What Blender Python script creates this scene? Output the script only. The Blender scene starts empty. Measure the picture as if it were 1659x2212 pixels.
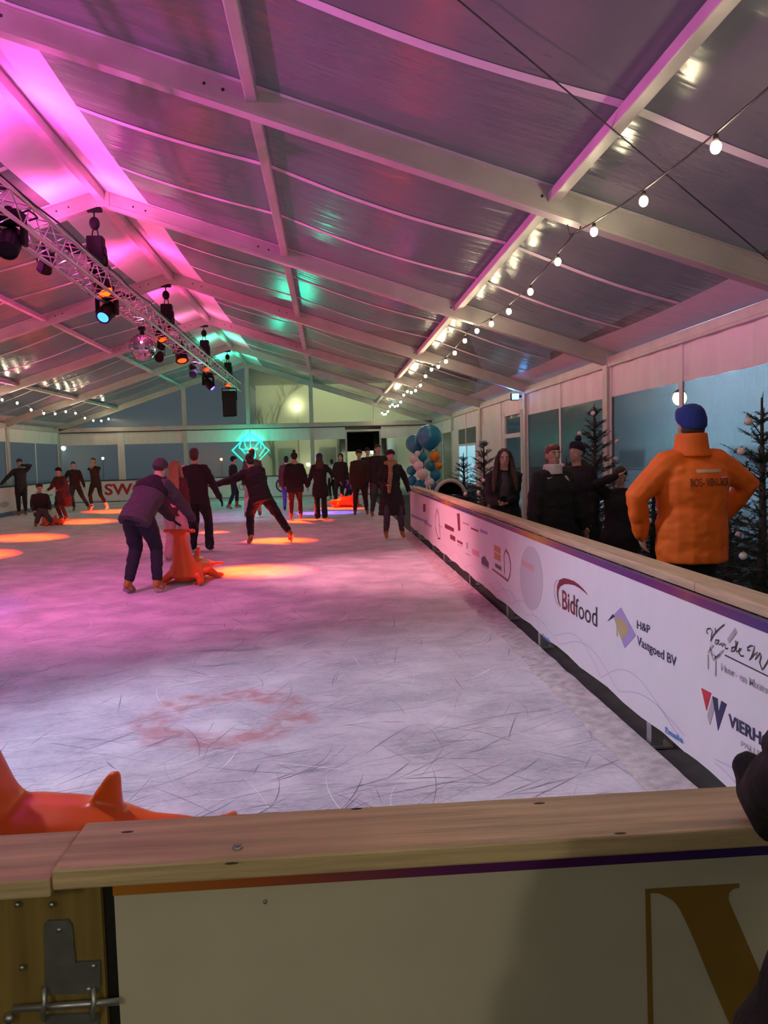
import bpy, bmesh, math, random
from mathutils import Vector, Matrix, noise
random.seed(7)
rnd = random.Random(11)
S = bpy.context.scene
COL = S.collection
R = math.radians
PI = math.pi

# ------------------------------------------------------------------ camera (solved from the tent's frames, boards and rails)
F_PX, YAW, PITCH, ROLL = 1703.7, 0.0687, -0.0701, -0.0260
CAM = Vector((3.1184, 0.0, 1.5948))
fw = Vector((math.sin(YAW)*math.cos(PITCH), math.cos(YAW)*math.cos(PITCH), math.sin(PITCH)))
rt0 = Vector((math.cos(YAW), -math.sin(YAW), 0)); up0 = rt0.cross(fw)
rt = rt0*math.cos(ROLL) + up0*math.sin(ROLL)
up = up0*math.cos(ROLL) - rt0*math.sin(ROLL)
cd = bpy.data.cameras.new('camera'); cam = bpy.data.objects.new('camera', cd); COL.objects.link(cam)
cd.sensor_fit = 'VERTICAL'; cd.sensor_height = 36.0; cd.lens = F_PX/2212*36.0
cd.clip_start = 0.05; cd.clip_end = 300
M3 = Matrix((rt, up, -fw)).transposed()
cam.matrix_world = Matrix.Translation(CAM) @ M3.to_4x4()
S.camera = cam

def ray(px, py): return fw + rt*((px-829.5)/F_PX) + up*((1106-py)/F_PX)
def at_z(px, py, z=0.0):
    d = ray(px, py); return CAM + d*((z-CAM.z)/d.z)
def at_y(px, py, y):
    d = ray(px, py); return CAM + d*(y/d.y)
def at_x(px, py, x):
    d = ray(px, py); return CAM + d*((x-CAM.x)/d.x)

# ------------------------------------------------------------------ world, exposure
S.view_settings.view_transform = 'Standard'; S.view_settings.look = 'None'
S.view_settings.exposure = 1.0; S.view_settings.gamma = 1.0; S.view_settings.use_curve_mapping = False
W = bpy.data.worlds.new('dusk'); S.world = W; W.use_nodes = True
wn = W.node_tree; wn.nodes.clear()
wo = wn.nodes.new('ShaderNodeOutputWorld'); wb = wn.nodes.new('ShaderNodeBackground')
wc = wn.nodes.new('ShaderNodeTexCoord'); ws = wn.nodes.new('ShaderNodeSeparateXYZ'); wr = wn.nodes.new('ShaderNodeValToRGB')
wn.links.new(wc.outputs['Generated'], ws.inputs[0]); wn.links.new(ws.outputs['Z'], wr.inputs[0])
wr.color_ramp.elements[0].position = 0.0; wr.color_ramp.elements[0].color = (0.105, 0.128, 0.150, 1)
wr.color_ramp.elements[1].position = 0.6; wr.color_ramp.elements[1].color = (0.070, 0.082, 0.105, 1)
wn.links.new(wr.outputs[0], wb.inputs[0]); wb.inputs[1].default_value = 0.40
wn.links.new(wb.outputs[0], wo.inputs[0])

# ------------------------------------------------------------------ tent measures
HW = 7.4            # half width to the column centres
D0 = 6.83           # first frame in view
BAY = 5.0
RZ, EZ = 5.27, 2.87 # underside of rafters at ridge / eave
BX = 4.79           # face of the right-hand rink boards
BH = 0.962          # height of the rail top
GY = D0 + 25        # gable
FR = [D0 - 15, D0 - 10, D0 - 5, D0, D0 + 5, D0 + 10, D0 + 15, D0 + 20, D0 + 25]
def raf(x): return RZ - (RZ-EZ)*abs(x)/HW      # rafter underside

# ------------------------------------------------------------------ lights that are not part of a lamp in view
def aim(o, target):
    d = Vector(target) - o.location
    o.rotation_euler = d.to_track_quat('-Z', 'Y').to_euler()
def spot(name, loc, target, color, power, angle, blend=0.5, radius=0.05):
    l = bpy.data.lights.new(name, 'SPOT'); l.color = color; l.energy = power
    l.spot_size = R(angle); l.spot_blend = blend; l.shadow_soft_size = radius
    o = bpy.data.objects.new(name, l); COL.objects.link(o); o.location = loc; aim(o, target)
    return o
def point(name, loc, color, power, radius=0.05):
    l = bpy.data.lights.new(name, 'POINT'); l.color = color; l.energy = power; l.shadow_soft_size = radius
    o = bpy.data.objects.new(name, l); COL.objects.link(o); o.location = loc
    return o
MAG = (1.0, 0.06, 0.62); PINK = (1.0, 0.045, 0.33); VIO = (0.52, 0.42, 1.0); RED = (1.0, 0.035, 0.012); GRN = (0.05, 1.0, 0.55)
# wash lights on the left-hand columns, outside the frame, thrown up at the roof
for i, y in enumerate((D0, D0+5, D0+10, D0+15, D0+20)):
    c = [(0.95, 0.12, 0.8), MAG, PINK, PINK, PINK][i]
    spot('column_wash_light', (-7.0, y-0.4, 2.5), (1.2, y-2.6, 5.7), c, [1700, 1900, 1450, 950, 460][i], 47, 0.7, 0.1)
# wash lights on the truss over the near half of the ice
spot('truss_wash_light', (-0.2, 2.0, 4.3), (-0.6, 5.6, 0), (0.32, 0.44, 1.0), 230, 76, 0.8, 0.1)
spot('truss_wash_light', (-0.2, 5.0, 4.3), (3.7, 4.2, 0), (0.72, 0.76, 1.0), 560, 68, 0.9, 0.1)
spot('truss_wash_light', (-0.2, 7.5, 4.3), (0.4, 9.5, 0), (1.0, 0.14, 0.52), 370, 88, 0.9, 0.1)
spot('truss_wash_light', (-0.2, 10.5, 4.3), (4.4, 11.0, 0), (1.0, 0.32, 0.42), 1250, 46, 0.9, 0.1)
spot('truss_wash_light', (-0.2, 14.5, 4.3), (1.0, 17.0, 0), (1.0, 0.16, 0.34), 230, 90, 0.9, 0.1)
# added warm fill lights behind the camera, unseen
point('rear_fill_light', (1.6, -2.2, 2.7), (1.0, 0.92, 0.66), 26, 0.15)
point('rear_fill_light', (4.6, -3.0, 2.7), (1.0, 0.92, 0.66), 26, 0.15)
spot('truss_wash_light', (-0.2, 21.0, 4.3), (0.5, 23.5, 0), (0.70, 0.40, 0.95), 260, 84, 0.9, 0.1)

# added unseen spots: cool ones brighten the right-hand sheets, a yellow one the house
spot('yard_fill_spot', (10.5, 15.0, 6.0), (15.5, 17.0, 1.5), (0.55, 0.78, 1.0), 700, 130, 0.6, 0.1)
spot('yard_fill_spot', (10.5, 24.0, 6.0), (15.5, 26.0, 1.5), (0.55, 0.78, 1.0), 1500, 130, 0.6, 0.1)
spot('facade_fill_spot', (3.0, 41.0, 9.0), (3.6, 47, 4.0), (1.0, 0.98, 0.52), 1700, 120, 0.8, 0.1)

# ------------------------------------------------------------------ materials
MATS = {}
def nd(nt, t, **kw):
    n = nt.nodes.new(t)
    for k, v in kw.items(): setattr(n, k, v)
    return n
def mat(name, color, rough=0.6, metal=0.0, emit=None, estr=0.0, var=0.0, vscale=6.0, bump=0.0, bscale=40.0, spec=0.5, stretch=None, sheen=0.0):
    if name in MATS: return MATS[name]
    m = bpy.data.materials.new(name); m.use_nodes = True; nt = m.node_tree
    b = nt.nodes['Principled BSDF']
    b.inputs['Base Color'].default_value = (*color, 1); b.inputs['Roughness'].default_value = rough
    b.inputs['Metallic'].default_value = metal; b.inputs['Specular IOR Level'].default_value = spec
    if sheen: b.inputs['Sheen Weight'].default_value = sheen
    if emit:
        b.inputs['Emission Color'].default_value = (*emit, 1); b.inputs['Emission Strength'].default_value = estr
    if var or bump:
        tc = nd(nt, 'ShaderNodeTexCoord'); mp = nd(nt, 'ShaderNodeMapping')
        nt.links.new(tc.outputs['Object'], mp.inputs[0])
        if stretch: mp.inputs['Scale'].default_value = stretch
    if var:
        nz = nd(nt, 'ShaderNodeTexNoise'); nz.inputs['Scale'].default_value = vscale; nz.inputs['Detail'].default_value = 5
        nt.links.new(mp.outputs[0], nz.inputs['Vector'])
        mx = nd(nt, 'ShaderNodeMix', data_type='RGBA')
        mx.inputs['A'].default_value = (*[c*(1-var) for c in color], 1)
        mx.inputs['B'].default_value = (*[min(1, c*(1+var)) for c in color], 1)
        mr = nd(nt, 'ShaderNodeMapRange'); mr.inputs[1].default_value = 0.3; mr.inputs[2].default_value = 0.7
        nt.links.new(nz.outputs['Fac'], mr.inputs[0]); nt.links.new(mr.outputs[0], mx.inputs['Factor'])
        nt.links.new(mx.outputs['Result'], b.inputs['Base Color'])
    if bump:
        n2 = nd(nt, 'ShaderNodeTexNoise'); n2.inputs['Scale'].default_value = bscale; n2.inputs['Detail'].default_value = 3
        nt.links.new(mp.outputs[0], n2.inputs['Vector'])
        bp = nd(nt, 'ShaderNodeBump'); bp.inputs['Strength'].default_value = bump; bp.inputs['Distance'].default_value = 0.02
        nt.links.new(n2.outputs['Fac'], bp.inputs['Height']); nt.links.new(bp.outputs[0], b.inputs['Normal'])
    MATS[name] = m
    return m

def film(name, diff, alpha_through, tint, rough, bscale, bstr, stretch, dif_col):
    """clear PVC sheet: partly see-through, partly hazy, glossy with creases"""
    m = bpy.data.materials.new(name); m.use_nodes = True; nt = m.node_tree; nt.nodes.clear()
    out = nd(nt, 'ShaderNodeOutputMaterial')
    tr = nd(nt, 'ShaderNodeBsdfTransparent'); tr.inputs[0].default_value = (*tint, 1)
    pb = nd(nt, 'ShaderNodeBsdfPrincipled'); pb.inputs['Base Color'].default_value = (*dif_col, 1)
    pb.inputs['Roughness'].default_value = rough; pb.inputs['Specular IOR Level'].default_value = 0.7
    tc = nd(nt, 'ShaderNodeTexCoord'); mp = nd(nt, 'ShaderNodeMapping'); mp.inputs['Scale'].default_value = stretch
    nz = nd(nt, 'ShaderNodeTexNoise'); nz.inputs['Scale'].default_value = bscale; nz.inputs['Detail'].default_value = 3
    bp = nd(nt, 'ShaderNodeBump'); bp.inputs['Strength'].default_value = bstr; bp.inputs['Distance'].default_value = 0.02
    nt.links.new(tc.outputs['Object'], mp.inputs[0]); nt.links.new(mp.outputs[0], nz.inputs['Vector'])
    nt.links.new(nz.outputs['Fac'], bp.inputs['Height']); nt.links.new(bp.outputs[0], pb.inputs['Normal'])
    mx = nd(nt, 'ShaderNodeMixShader'); mx.inputs[0].default_value = alpha_through
    nt.links.new(pb.outputs[0], mx.inputs[1])
    if diff:        # fogged sheet: part of what is seen through it is blurred
        rf = nd(nt, 'ShaderNodeBsdfRefraction'); rf.inputs['IOR'].default_value = 1.22; rf.inputs['Roughness'].default_value = 0.5; rf.inputs['Color'].default_value = (*tint, 1)
        m2 = nd(nt, 'ShaderNodeMixShader'); m2.inputs[0].default_value = diff
        nt.links.new(tr.outputs[0], m2.inputs[1]); nt.links.new(rf.outputs[0], m2.inputs[2]); nt.links.new(m2.outputs[0], mx.inputs[2])
    else: nt.links.new(tr.outputs[0], mx.inputs[2])
    nt.links.new(mx.outputs[0], out.inputs[0])
    MATS[name] = m
    return m

# ------------------------------------------------------------------ mesh builder
class MB:
    def __init__(s): s.v = []; s.f = []; s.mi = []; s.cur = 0
    def add(s, vs, fs):
        o = len(s.v); s.v += [tuple(v) for v in vs]
        s.f += [[i+o for i in f] for f in fs]; s.mi += [s.cur]*len(fs); return s
    def box(s, lo, hi, M=None):
        x0, y0, z0 = lo; x1, y1, z1 = hi
        vs = [Vector(p) for p in ((x0,y0,z0),(x1,y0,z0),(x1,y1,z0),(x0,y1,z0),(x0,y0,z1),(x1,y0,z1),(x1,y1,z1),(x0,y1,z1))]
        if M: vs = [M @ v for v in vs]
        return s.add(vs, [(0,3,2,1),(4,5,6,7),(0,1,5,4),(1,2,6,5),(2,3,7,6),(3,0,4,7)])
    def rbox(s, lo, hi, r, M=None):
        """box with chamfered vertical and horizontal edges"""
        bm = bmesh.new(); bmesh.ops.create_cube(bm, size=1)
        c = (Vector(lo)+Vector(hi))/2; d = Vector(hi)-Vector(lo)
        for v in bm.verts: v.co = Vector((v.co.x*d.x, v.co.y*d.y, v.co.z*d.z)) + c
        bmesh.ops.bevel(bm, geom=bm.edges[:], offset=r, segments=2, affect='EDGES', profile=0.6)
        bm.verts.index_update()
        vs = [M @ v.co if M else v.co.copy() for v in bm.verts]
        fs = [[v.index for v in f.verts] for f in bm.faces]; bm.free()
        return s.add(vs, fs)
    def loft(s, rings, cap=True):
        n = len(rings[0]); vs = [p for r in rings for p in r]; fs = []
        for k in range(len(rings)-1):
            for i in range(n):
                j = (i+1) % n
                fs.append((k*n+i, k*n+j, (k+1)*n+j, (k+1)*n+i))
        if cap:
            fs.append(tuple(reversed(range(n)))); fs.append(tuple(range((len(rings)-1)*n, len(rings)*n)))
        return s.add(vs, fs)
    def tube(s, pts, r, n=8, rounded=False, cap=True):
        pts = [Vector(p) for p in pts]
        rs = list(r) if isinstance(r, (list, tuple)) else [r]*len(pts)
        if rounded:
            d0 = (pts[0]-pts[1]).normalized(); d1 = (pts[-1]-pts[-2]).normalized()
            a, b = pts[0], pts[-1]; ra, rb = rs[0], rs[-1]
            pts = [a+d0*ra*0.95, a+d0*ra*0.7] + pts + [b+d1*rb*0.7, b+d1*rb*0.95]
            rs = [ra*0.3, ra*0.72] + rs + [rb*0.72, rb*0.3]
        t = (pts[1]-pts[0]).normalized()
        u = t.orthogonal().normalized(); rings = []
        for i, p in enumerate(pts):
            if i == 0: d = pts[1]-pts[0]
            elif i == len(pts)-1: d = pts[-1]-pts[-2]
            else: d = (pts[i+1]-p).normalized() + (p-pts[i-1]).normalized()
            d = d.normalized() if d.length > 1e-9 else t
            u = (u - d*u.dot(d)); u = u.normalized() if u.length > 1e-6 else d.orthogonal().normalized()
            w = d.cross(u)
            rings.append([p + (u*math.cos(2*PI*k/n) + w*math.sin(2*PI*k/n))*rs[i] for k in range(n)])
        return s.loft(rings, cap)
    def ell(s, c, r, M=None, seg=14, rings=9):
        c = Vector(c); r = (r, r, r) if not isinstance(r, (tuple, list)) else r
        vs = []; fs = []
        vs.append(Vector((0, 0, -r[2])))
        for k in range(1, rings):
            a = -PI/2 + PI*k/rings
            for i in range(seg):
                b = 2*PI*i/seg
                vs.append(Vector((r[0]*math.cos(a)*math.cos(b), r[1]*math.cos(a)*math.sin(b), r[2]*math.sin(a))))
        vs.append(Vector((0, 0, r[2])))
        for i in range(seg): fs.append((0, 1+(i+1) % seg, 1+i))
        for k in range(rings-2):
            for i in range(seg):
                j = (i+1) % seg; a = 1+k*seg
                fs.append((a+i, a+j, a+seg+j, a+seg+i))
        t = len(vs)-1; a = 1+(rings-2)*seg
        for i in range(seg): fs.append((a+i, a+(i+1) % seg, t))
        vs = [(M @ v if M else v) + c for v in vs]
        return s.add(vs, fs)
    def prism(s, poly, f0, f1):
        """polygon (2-D points) mapped through f0 and f1, closed"""
        n = len(poly); vs = [f0(*p) for p in poly] + [f1(*p) for p in poly]
        fs = [tuple(range(n)), tuple(reversed(range(n, 2*n)))]
        fs += [(i, n+i, n+(i+1) % n, (i+1) % n) for i in range(n)]
        return s.add(vs, fs)
    def grid(s, fn, nu, nv):
        vs = [fn(i/nu, j/nv) for j in range(nv+1) for i in range(nu+1)]
        fs = [(j*(nu+1)+i, j*(nu+1)+i+1, (j+1)*(nu+1)+i+1, (j+1)*(nu+1)+i) for j in range(nv) for i in range(nu)]
        return s.add(vs, fs)
    def mesh(s, name, mats, smooth=False, fix=True):
        me = bpy.data.meshes.new(name); me.from_pydata(s.v, [], s.f)
        for m in (mats if isinstance(mats, (list, tuple)) else [mats]): me.materials.append(m)
        me.polygons.foreach_set('material_index', s.mi)
        if fix:
            bm = bmesh.new(); bm.from_mesh(me); bmesh.ops.recalc_face_normals(bm, faces=bm.faces); bm.to_mesh(me); bm.free()
        if smooth: me.polygons.foreach_set('use_smooth', [True]*len(me.polygons))
        me.update(); return me
    def build(s, name, mats, parent=None, smooth=False, loc=None, fix=True):
        return obj(name, s.mesh(name, mats, smooth, fix), parent, loc)

def obj(name, me, parent=None, loc=None):
    o = bpy.data.objects.new(name, me); COL.objects.link(o)
    if parent: o.parent = parent
    if loc is not None: o.location = loc
    return o
def tag(o, label=None, cat=None, group=None, kind=None):
    if label: o['label'] = label
    if cat: o['category'] = cat
    if group: o['group'] = group
    if kind: o['kind'] = kind
    return o
def empty(name, loc=(0, 0, 0), rz=0.0):
    o = bpy.data.objects.new(name, None); COL.objects.link(o); o.location = loc; o.rotation_euler = (0, 0, rz)
    o.empty_display_size = 0.1
    return o
def struct(name): return tag(empty(name), kind='structure')

# voxel-fused bodies: raw overlapping volumes now, fused in one batch at the end
FUSE = []
def fused(name, mb, m, parent, voxel=0.018, it=4, fold=0.0, fscale=7.0):
    o = mb.build(name, m, parent, smooth=True, fix=False)
    FUSE.append((o, voxel, it, fold, fscale))
    return o
def run_fuse():
    for o, vx, it, fold, fs in FUSE:
        md = o.modifiers.new('fuse', 'REMESH'); md.mode = 'VOXEL'; md.voxel_size = vx; md.use_smooth_shade = True
        sm = o.modifiers.new('soft', 'SMOOTH'); sm.factor = 0.55; sm.iterations = it
    bpy.context.view_layer.update()
    dg = bpy.context.evaluated_depsgraph_get()
    for o, vx, it, fold, fs in FUSE:
        me = bpy.data.meshes.new_from_object(o.evaluated_get(dg))
        me.name = o.name
        if fold:
            nv = len(me.vertices); co = [0.0]*(3*nv); no = [0.0]*(3*nv)
            me.vertices.foreach_get('co', co); me.vertices.foreach_get('normal', no)
            for i in range(0, 3*nv, 3):
                x, y, z = co[i], co[i+1], co[i+2]
                n = (noise.noise((x*fs, y*fs, z*fs*1.7)) + 0.5*noise.noise((x*fs*2.3+5, y*fs*2.3, z*fs*3.5)))*fold
                co[i] = x+no[i]*n; co[i+1] = y+no[i+1]*n; co[i+2] = z+no[i+2]*n
            me.vertices.foreach_set('co', co)
        me.polygons.foreach_set('use_smooth', [True]*len(me.polygons))
        o.modifiers.clear(); old = o.data; o.data = me; bpy.data.meshes.remove(old)

def text_mesh(body, width, height, bold=0.0, shear=0.0):
    """flat lettering scaled to a width and cap height, lower left at the origin"""
    cu = bpy.data.curves.new('lettering', 'FONT'); cu.body = body; cu.size = 1.0; cu.offset = bold; cu.shear = shear
    cu.resolution_u = 3
    o = bpy.data.objects.new('lettering', cu); COL.objects.link(o)
    bpy.context.view_layer.update()
    me = bpy.data.meshes.new_from_object(o.evaluated_get(bpy.context.evaluated_depsgraph_get()))
    bpy.data.objects.remove(o); bpy.data.curves.remove(cu)
    xs = [v.co.x for v in me.vertices]; ys = [v.co.y for v in me.vertices]
    x0, x1 = min(xs), max(xs)
    capy = max(ys)
    sx = width/(x1-x0); sy = height/capy
    vs = [((v.co.x-x0)*sx, v.co.y*sy) for v in me.vertices]; fs = [list(p.vertices) for p in me.polygons]
    bpy.data.meshes.remove(me)
    return vs, fs
# ================================================================== THE SETTING
white = mat('frame_alu', (0.52, 0.50, 0.47), 0.45, 0.15, var=0.10, vscale=3)
pvc = mat('white_pvc', (0.78, 0.77, 0.75), 0.5, bump=0.25, bscale=2.5, stretch=(1, 1, 0.25), var=0.05)
pvc_band = mat('white_pvc_ridge', (0.82, 0.80, 0.80), 0.5, var=0.04)
seam_m = mat('weld_seam', (0.66, 0.63, 0.64), 0.5)
roof_film = film('roof_film', 0.0, 0.30, (0.80, 0.80, 0.82), 0.20, 2.2, 0.55, (0.5, 3.0, 1), (0.20, 0.18, 0.195))
wall_film = film('wall_film', 0.62, 0.70, (0.82, 0.92, 0.95), 0.10, 4.0, 0.9, (5, 5, 0.7), (0.09, 0.11, 0.11))
glass = film('door_glass', 0.0, 0.7, (0.7, 0.85, 0.85), 0.05, 1.0, 0.0, (1, 1, 1), (0.04, 0.05, 0.05))
dark = mat('black_paint', (0.012, 0.012, 0.014), 0.5)
steel = mat('galvanised', (0.45, 0.46, 0.47), 0.38, 0.85, var=0.15, vscale=12)
lumin = mat('truss_alu', (0.62, 0.60, 0.60), 0.28, 0.9)

# ---- ice
def ice_material():
    m = bpy.data.materials.new('ice'); m.use_nodes = True; nt = m.node_tree; b = nt.nodes['Principled BSDF']
    tc = nd(nt, 'ShaderNodeTexCoord'); P = tc.outputs['Object']
    def noisev(scale, detail=4, st=(1, 1, 1), rot=0.0, dist=0.0):
        mp = nd(nt, 'ShaderNodeMapping'); mp.inputs['Scale'].default_value = st; mp.inputs['Rotation'].default_value = (0, 0, rot)
        nt.links.new(P, mp.inputs[0]); n = nd(nt, 'ShaderNodeTexNoise'); n.inputs['Scale'].default_value = scale
        n.inputs['Detail'].default_value = detail; n.inputs['Distortion'].default_value = dist
        nt.links.new(mp.outputs[0], n.inputs['Vector']); return n.outputs['Fac']
    def math_(op, a, b_=None, c=None):
        n = nd(nt, 'ShaderNodeMath', operation=op)
        for k, x in enumerate((a, b_, c)):
            if x is None: continue
            if isinstance(x, (int, float)): n.inputs[k].default_value = x
            else: nt.links.new(x, n.inputs[k])
        return n.outputs[0]
    def rng(x, a, b_, c=0.0, d=1.0):
        n = nd(nt, 'ShaderNodeMapRange'); nt.links.new(x, n.inputs[0])
        for k, v in enumerate((a, b_, c, d)): n.inputs[k+1].default_value = v
        return n.outputs[0]
    def mixc(fac, ca, cb):
        n = nd(nt, 'ShaderNodeMix', data_type='RGBA')
        nt.links.new(fac, n.inputs['Factor'])
        for key, c in (('A', ca), ('B', cb)):
            if isinstance(c, tuple): n.inputs[key].default_value = (*c, 1)
            else: nt.links.new(c, n.inputs[key])
        return n.outputs['Result']
    # scraped snow patches against bare ice
    patch = rng(noisev(2.2, 9, (1, 1, 1), 0.4, 0.25), 0.36, 0.66)
    col = mixc(patch, (0.50, 0.50, 0.56), (0.78, 0.77, 0.79))
    fine = rng(noisev(26, 5, (1, 1, 1), 0, 0.8), 0.35, 0.7)
    col = mixc(math_('MULTIPLY', fine, 0.30), col, (0.93, 0.92, 0.93))
    # fine criss-cross blade lines
    h = None
    for st, ro, sc in (((0.25, 3.0, 1), 0.35, 5), ((0.25, 3.0, 1), 1.25, 5), ((0.22, 2.6, 1), -0.6, 6), ((0.3, 3, 1), 2.2, 4)):
        n = noisev(sc, 4, st, ro, 0.9)
        ln = rng(math_('ABSOLUTE', math_('SUBTRACT', n, 0.5)), 0.0, 0.014, 1.0, 0.0)
        h = ln if h is None else math_('MAXIMUM', h, ln)
    gate = rng(noisev(3.2, 3), 0.45, 0.6)
    ln = math_('MULTIPLY', h, gate)
    col = mixc(math_('MULTIPLY', ln, 0.42), col, (0.26, 0.26, 0.32))
    # painted red ring under the ice, worn
    sp = nd(nt, 'ShaderNodeSeparateXYZ'); nt.links.new(P, sp.inputs[0])
    rc = at_z(487, 1548)
    dx = math_('SUBTRACT', sp.outputs['X'], rc.x); dy = math_('SUBTRACT', sp.outputs['Y'], rc.y)
    rr = math_('SQRT', math_('ADD', math_('MULTIPLY', dx, dx), math_('MULTIPLY', dy, dy)))
    rr = math_('ADD', rr, math_('MULTIPLY', math_('SUBTRACT', noisev(5, 4), 0.5), 0.22))
    ring = math_('MULTIPLY', rng(rr, 0.26, 0.36), rng(rr, 0.50, 0.62, 1.0, 0.0))
    ring = math_('MULTIPLY', ring, rng(noisev(7, 5, (1, 1, 1), 0, 0.7), 0.40, 0.64, 0.10, 0.72))
    col = mixc(ring, col, (0.52, 0.17, 0.16))
    nt.links.new(col, b.inputs['Base Color'])
    ro = rng(patch, 0, 1, 0.45, 0.70); nt.links.new(ro, b.inputs['Roughness'])
    b.inputs['Specular IOR Level'].default_value = 0.4
    hb = math_('SUBTRACT', math_('MULTIPLY', noisev(22, 6, (1, 1, 1), 0, 0.6), 0.6), math_('MULTIPLY', ln, 0.6))
    bp = nd(nt, 'ShaderNodeBump'); bp.inputs['Strength'].default_value = 0.55; bp.inputs['Distance'].default_value = 0.012
    nt.links.new(hb, bp.inputs['Height']); nt.links.new(bp.outputs[0], b.inputs['Normal'])
    return m
ice_m = ice_material()
floor = struct('floor')
mb = MB(); mb.box((-7.15, 1.30, -0.05), (BX-0.005, GY-0.35, 0.0)); mb.build('ice_sheet', ice_m, floor)
asph = mat('walkway_mat', (0.055, 0.052, 0.05), 0.85, var=0.25, vscale=8, bump=0.3, bscale=60)
mb = MB(); mb.box((BX-0.005, -9, -0.05), (7.6, GY+0.5, -0.005)); mb.box((-7.6, -9, -0.05), (BX-0.005, 1.30, -0.005)); mb.build('walkway', asph, floor)
grass_m = mat('outdoor_paving', (0.45, 0.48, 0.52), 0.8, var=0.3, vscale=2)
mb = MB(); mb.box((-60, -30, -0.20), (60, 90, -0.06)); tag(mb.build('floor_outside', grass_m), kind='structure')

# skate marks: thin arcs cut by blades, uncountable
def skate_marks():
    mk = mat('skate_cut', (0.24, 0.24, 0.29), 0.4); sn = mat('skate_snow', (0.95, 0.95, 0.96), 0.8)
    mb = MB(); r = random.Random(5)
    for k in range(3400):
        y = 1.6 + 9.0*r.random()**1.9; x = r.uniform(-1.5, 4.6) if y < 5 else r.uniform(-3, 4.6)
        a = r.choice((0.4, 0.55, 0.3, 1.2, 2.5)) + r.gauss(0, 0.35); L = r.uniform(0.15, 0.6); cv = r.gauss(0, 0.8)
        w = r.choice((0.0011, 0.0016, 0.0022, 0.0034))*r.uniform(0.7, 1.3); n = 6
        mb.cur = 0 if r.random() < 0.88 else 1
        pts = []
        px, py, aa = x, y, a
        for i in range(n+1):
            pts.append((px, py, aa)); aa += cv*L/n; px += math.cos(aa)*L/n; py += math.sin(aa)*L/n
        if any(p[0] > 4.7 for p in pts): continue
        vs = []; fs = []
        for i, (qx, qy, qa) in enumerate(pts):
            ww = w*math.sin(PI*(i+0.35)/(n+0.7))
            vs += [(qx-math.sin(qa)*ww, qy+math.cos(qa)*ww, 0.0012), (qx+math.sin(qa)*ww, qy-math.cos(qa)*ww, 0.0012)]
        for i in range(n): fs.append((2*i+1, 2*i+3, 2*i+2, 2*i))
        mb.add(vs, fs)
    o = mb.build('skate_marks', [mk, sn], floor, fix=False); o['kind'] = 'stuff'
skate_marks()

# ---- tent frames: rafters and columns
def rafter_pts(sgn, y, w=0.07, dp=0.24):
    """aluminium box rafter from the ridge to just past the eave"""
    mb = MB(); x0, x1 = 0.0, sgn*(HW+0.12)
    z0, z1 = raf(x0), raf(x1)
    vs = []
    for x, z in ((x0, z0), (x1, z1)):
        vs += [(x, y-w, z), (x, y+w, z), (x, y+w, z+dp), (x, y-w, z+dp)]
    mb.add(vs, [(0, 1, 2, 3), (7, 6, 5, 4), (0, 4, 5, 1), (1, 5, 6, 2), (2, 6, 7, 3), (3, 7, 4, 0)])
    # keder grooves along the lower and upper edge
    for zz in (0.03, dp-0.05):
        for yy in (y-w-0.006, y+w):
            vs = []
            for x, z in ((x0, z0), (x1, z1)):
                vs += [(x, yy, z+zz), (x, yy+0.006, z+zz), (x, yy+0.006, z+zz+0.015), (x, yy, z+zz+0.015)]
            mb.add(vs, [(0, 1, 2, 3), (7, 6, 5, 4), (0, 4, 5, 1), (1, 5, 6, 2), (2, 6, 7, 3), (3, 7, 4, 0)])
    return mb
bolt_m = mat('bolt_hole', (0.02, 0.02, 0.02), 0.5)
for i, y in enumerate(FR):
    t = struct('trim_%d' % (i+1))
    for sg in (-1, 1):
        rafter_pts(sg, y).build('rafter', white, t)
        mb = MB(); mb.rbox((sg*HW-0.06, y-0.10, 0.0), (sg*HW+0.06, y+0.10, EZ+0.20), 0.012)
        mb.box((sg*HW-0.12, y-0.16, -0.004), (sg*HW+0.12, y+0.16, 0.015)); c = mb.build('column', white, t)
        # knee joint plate and bolts
        mb = MB(); mb.box((sg*(HW-0.35), y-0.085, raf(HW-0.35)+0.02), (sg*(HW+0.02), y+0.085, EZ+0.16)); mb.build('eave_bracket', white, t)
        if 2 <= i <= 7:
            mb = MB()
            for xx in (0.45, 0.62, 2.35, 2.2, 5.0):
                mb.tube([(sg*xx, y-0.076, raf(xx)+0.12), (sg*xx, y-0.071, raf(xx)+0.12)], 0.014, 6)
            mb.build('bolt_hole', bolt_m, t)
    mb = MB(); mb.box((-0.12, y-0.085, RZ-0.02), (0.12, y+0.085, RZ+0.20)); mb.build('ridge_joint', white, t)

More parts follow.
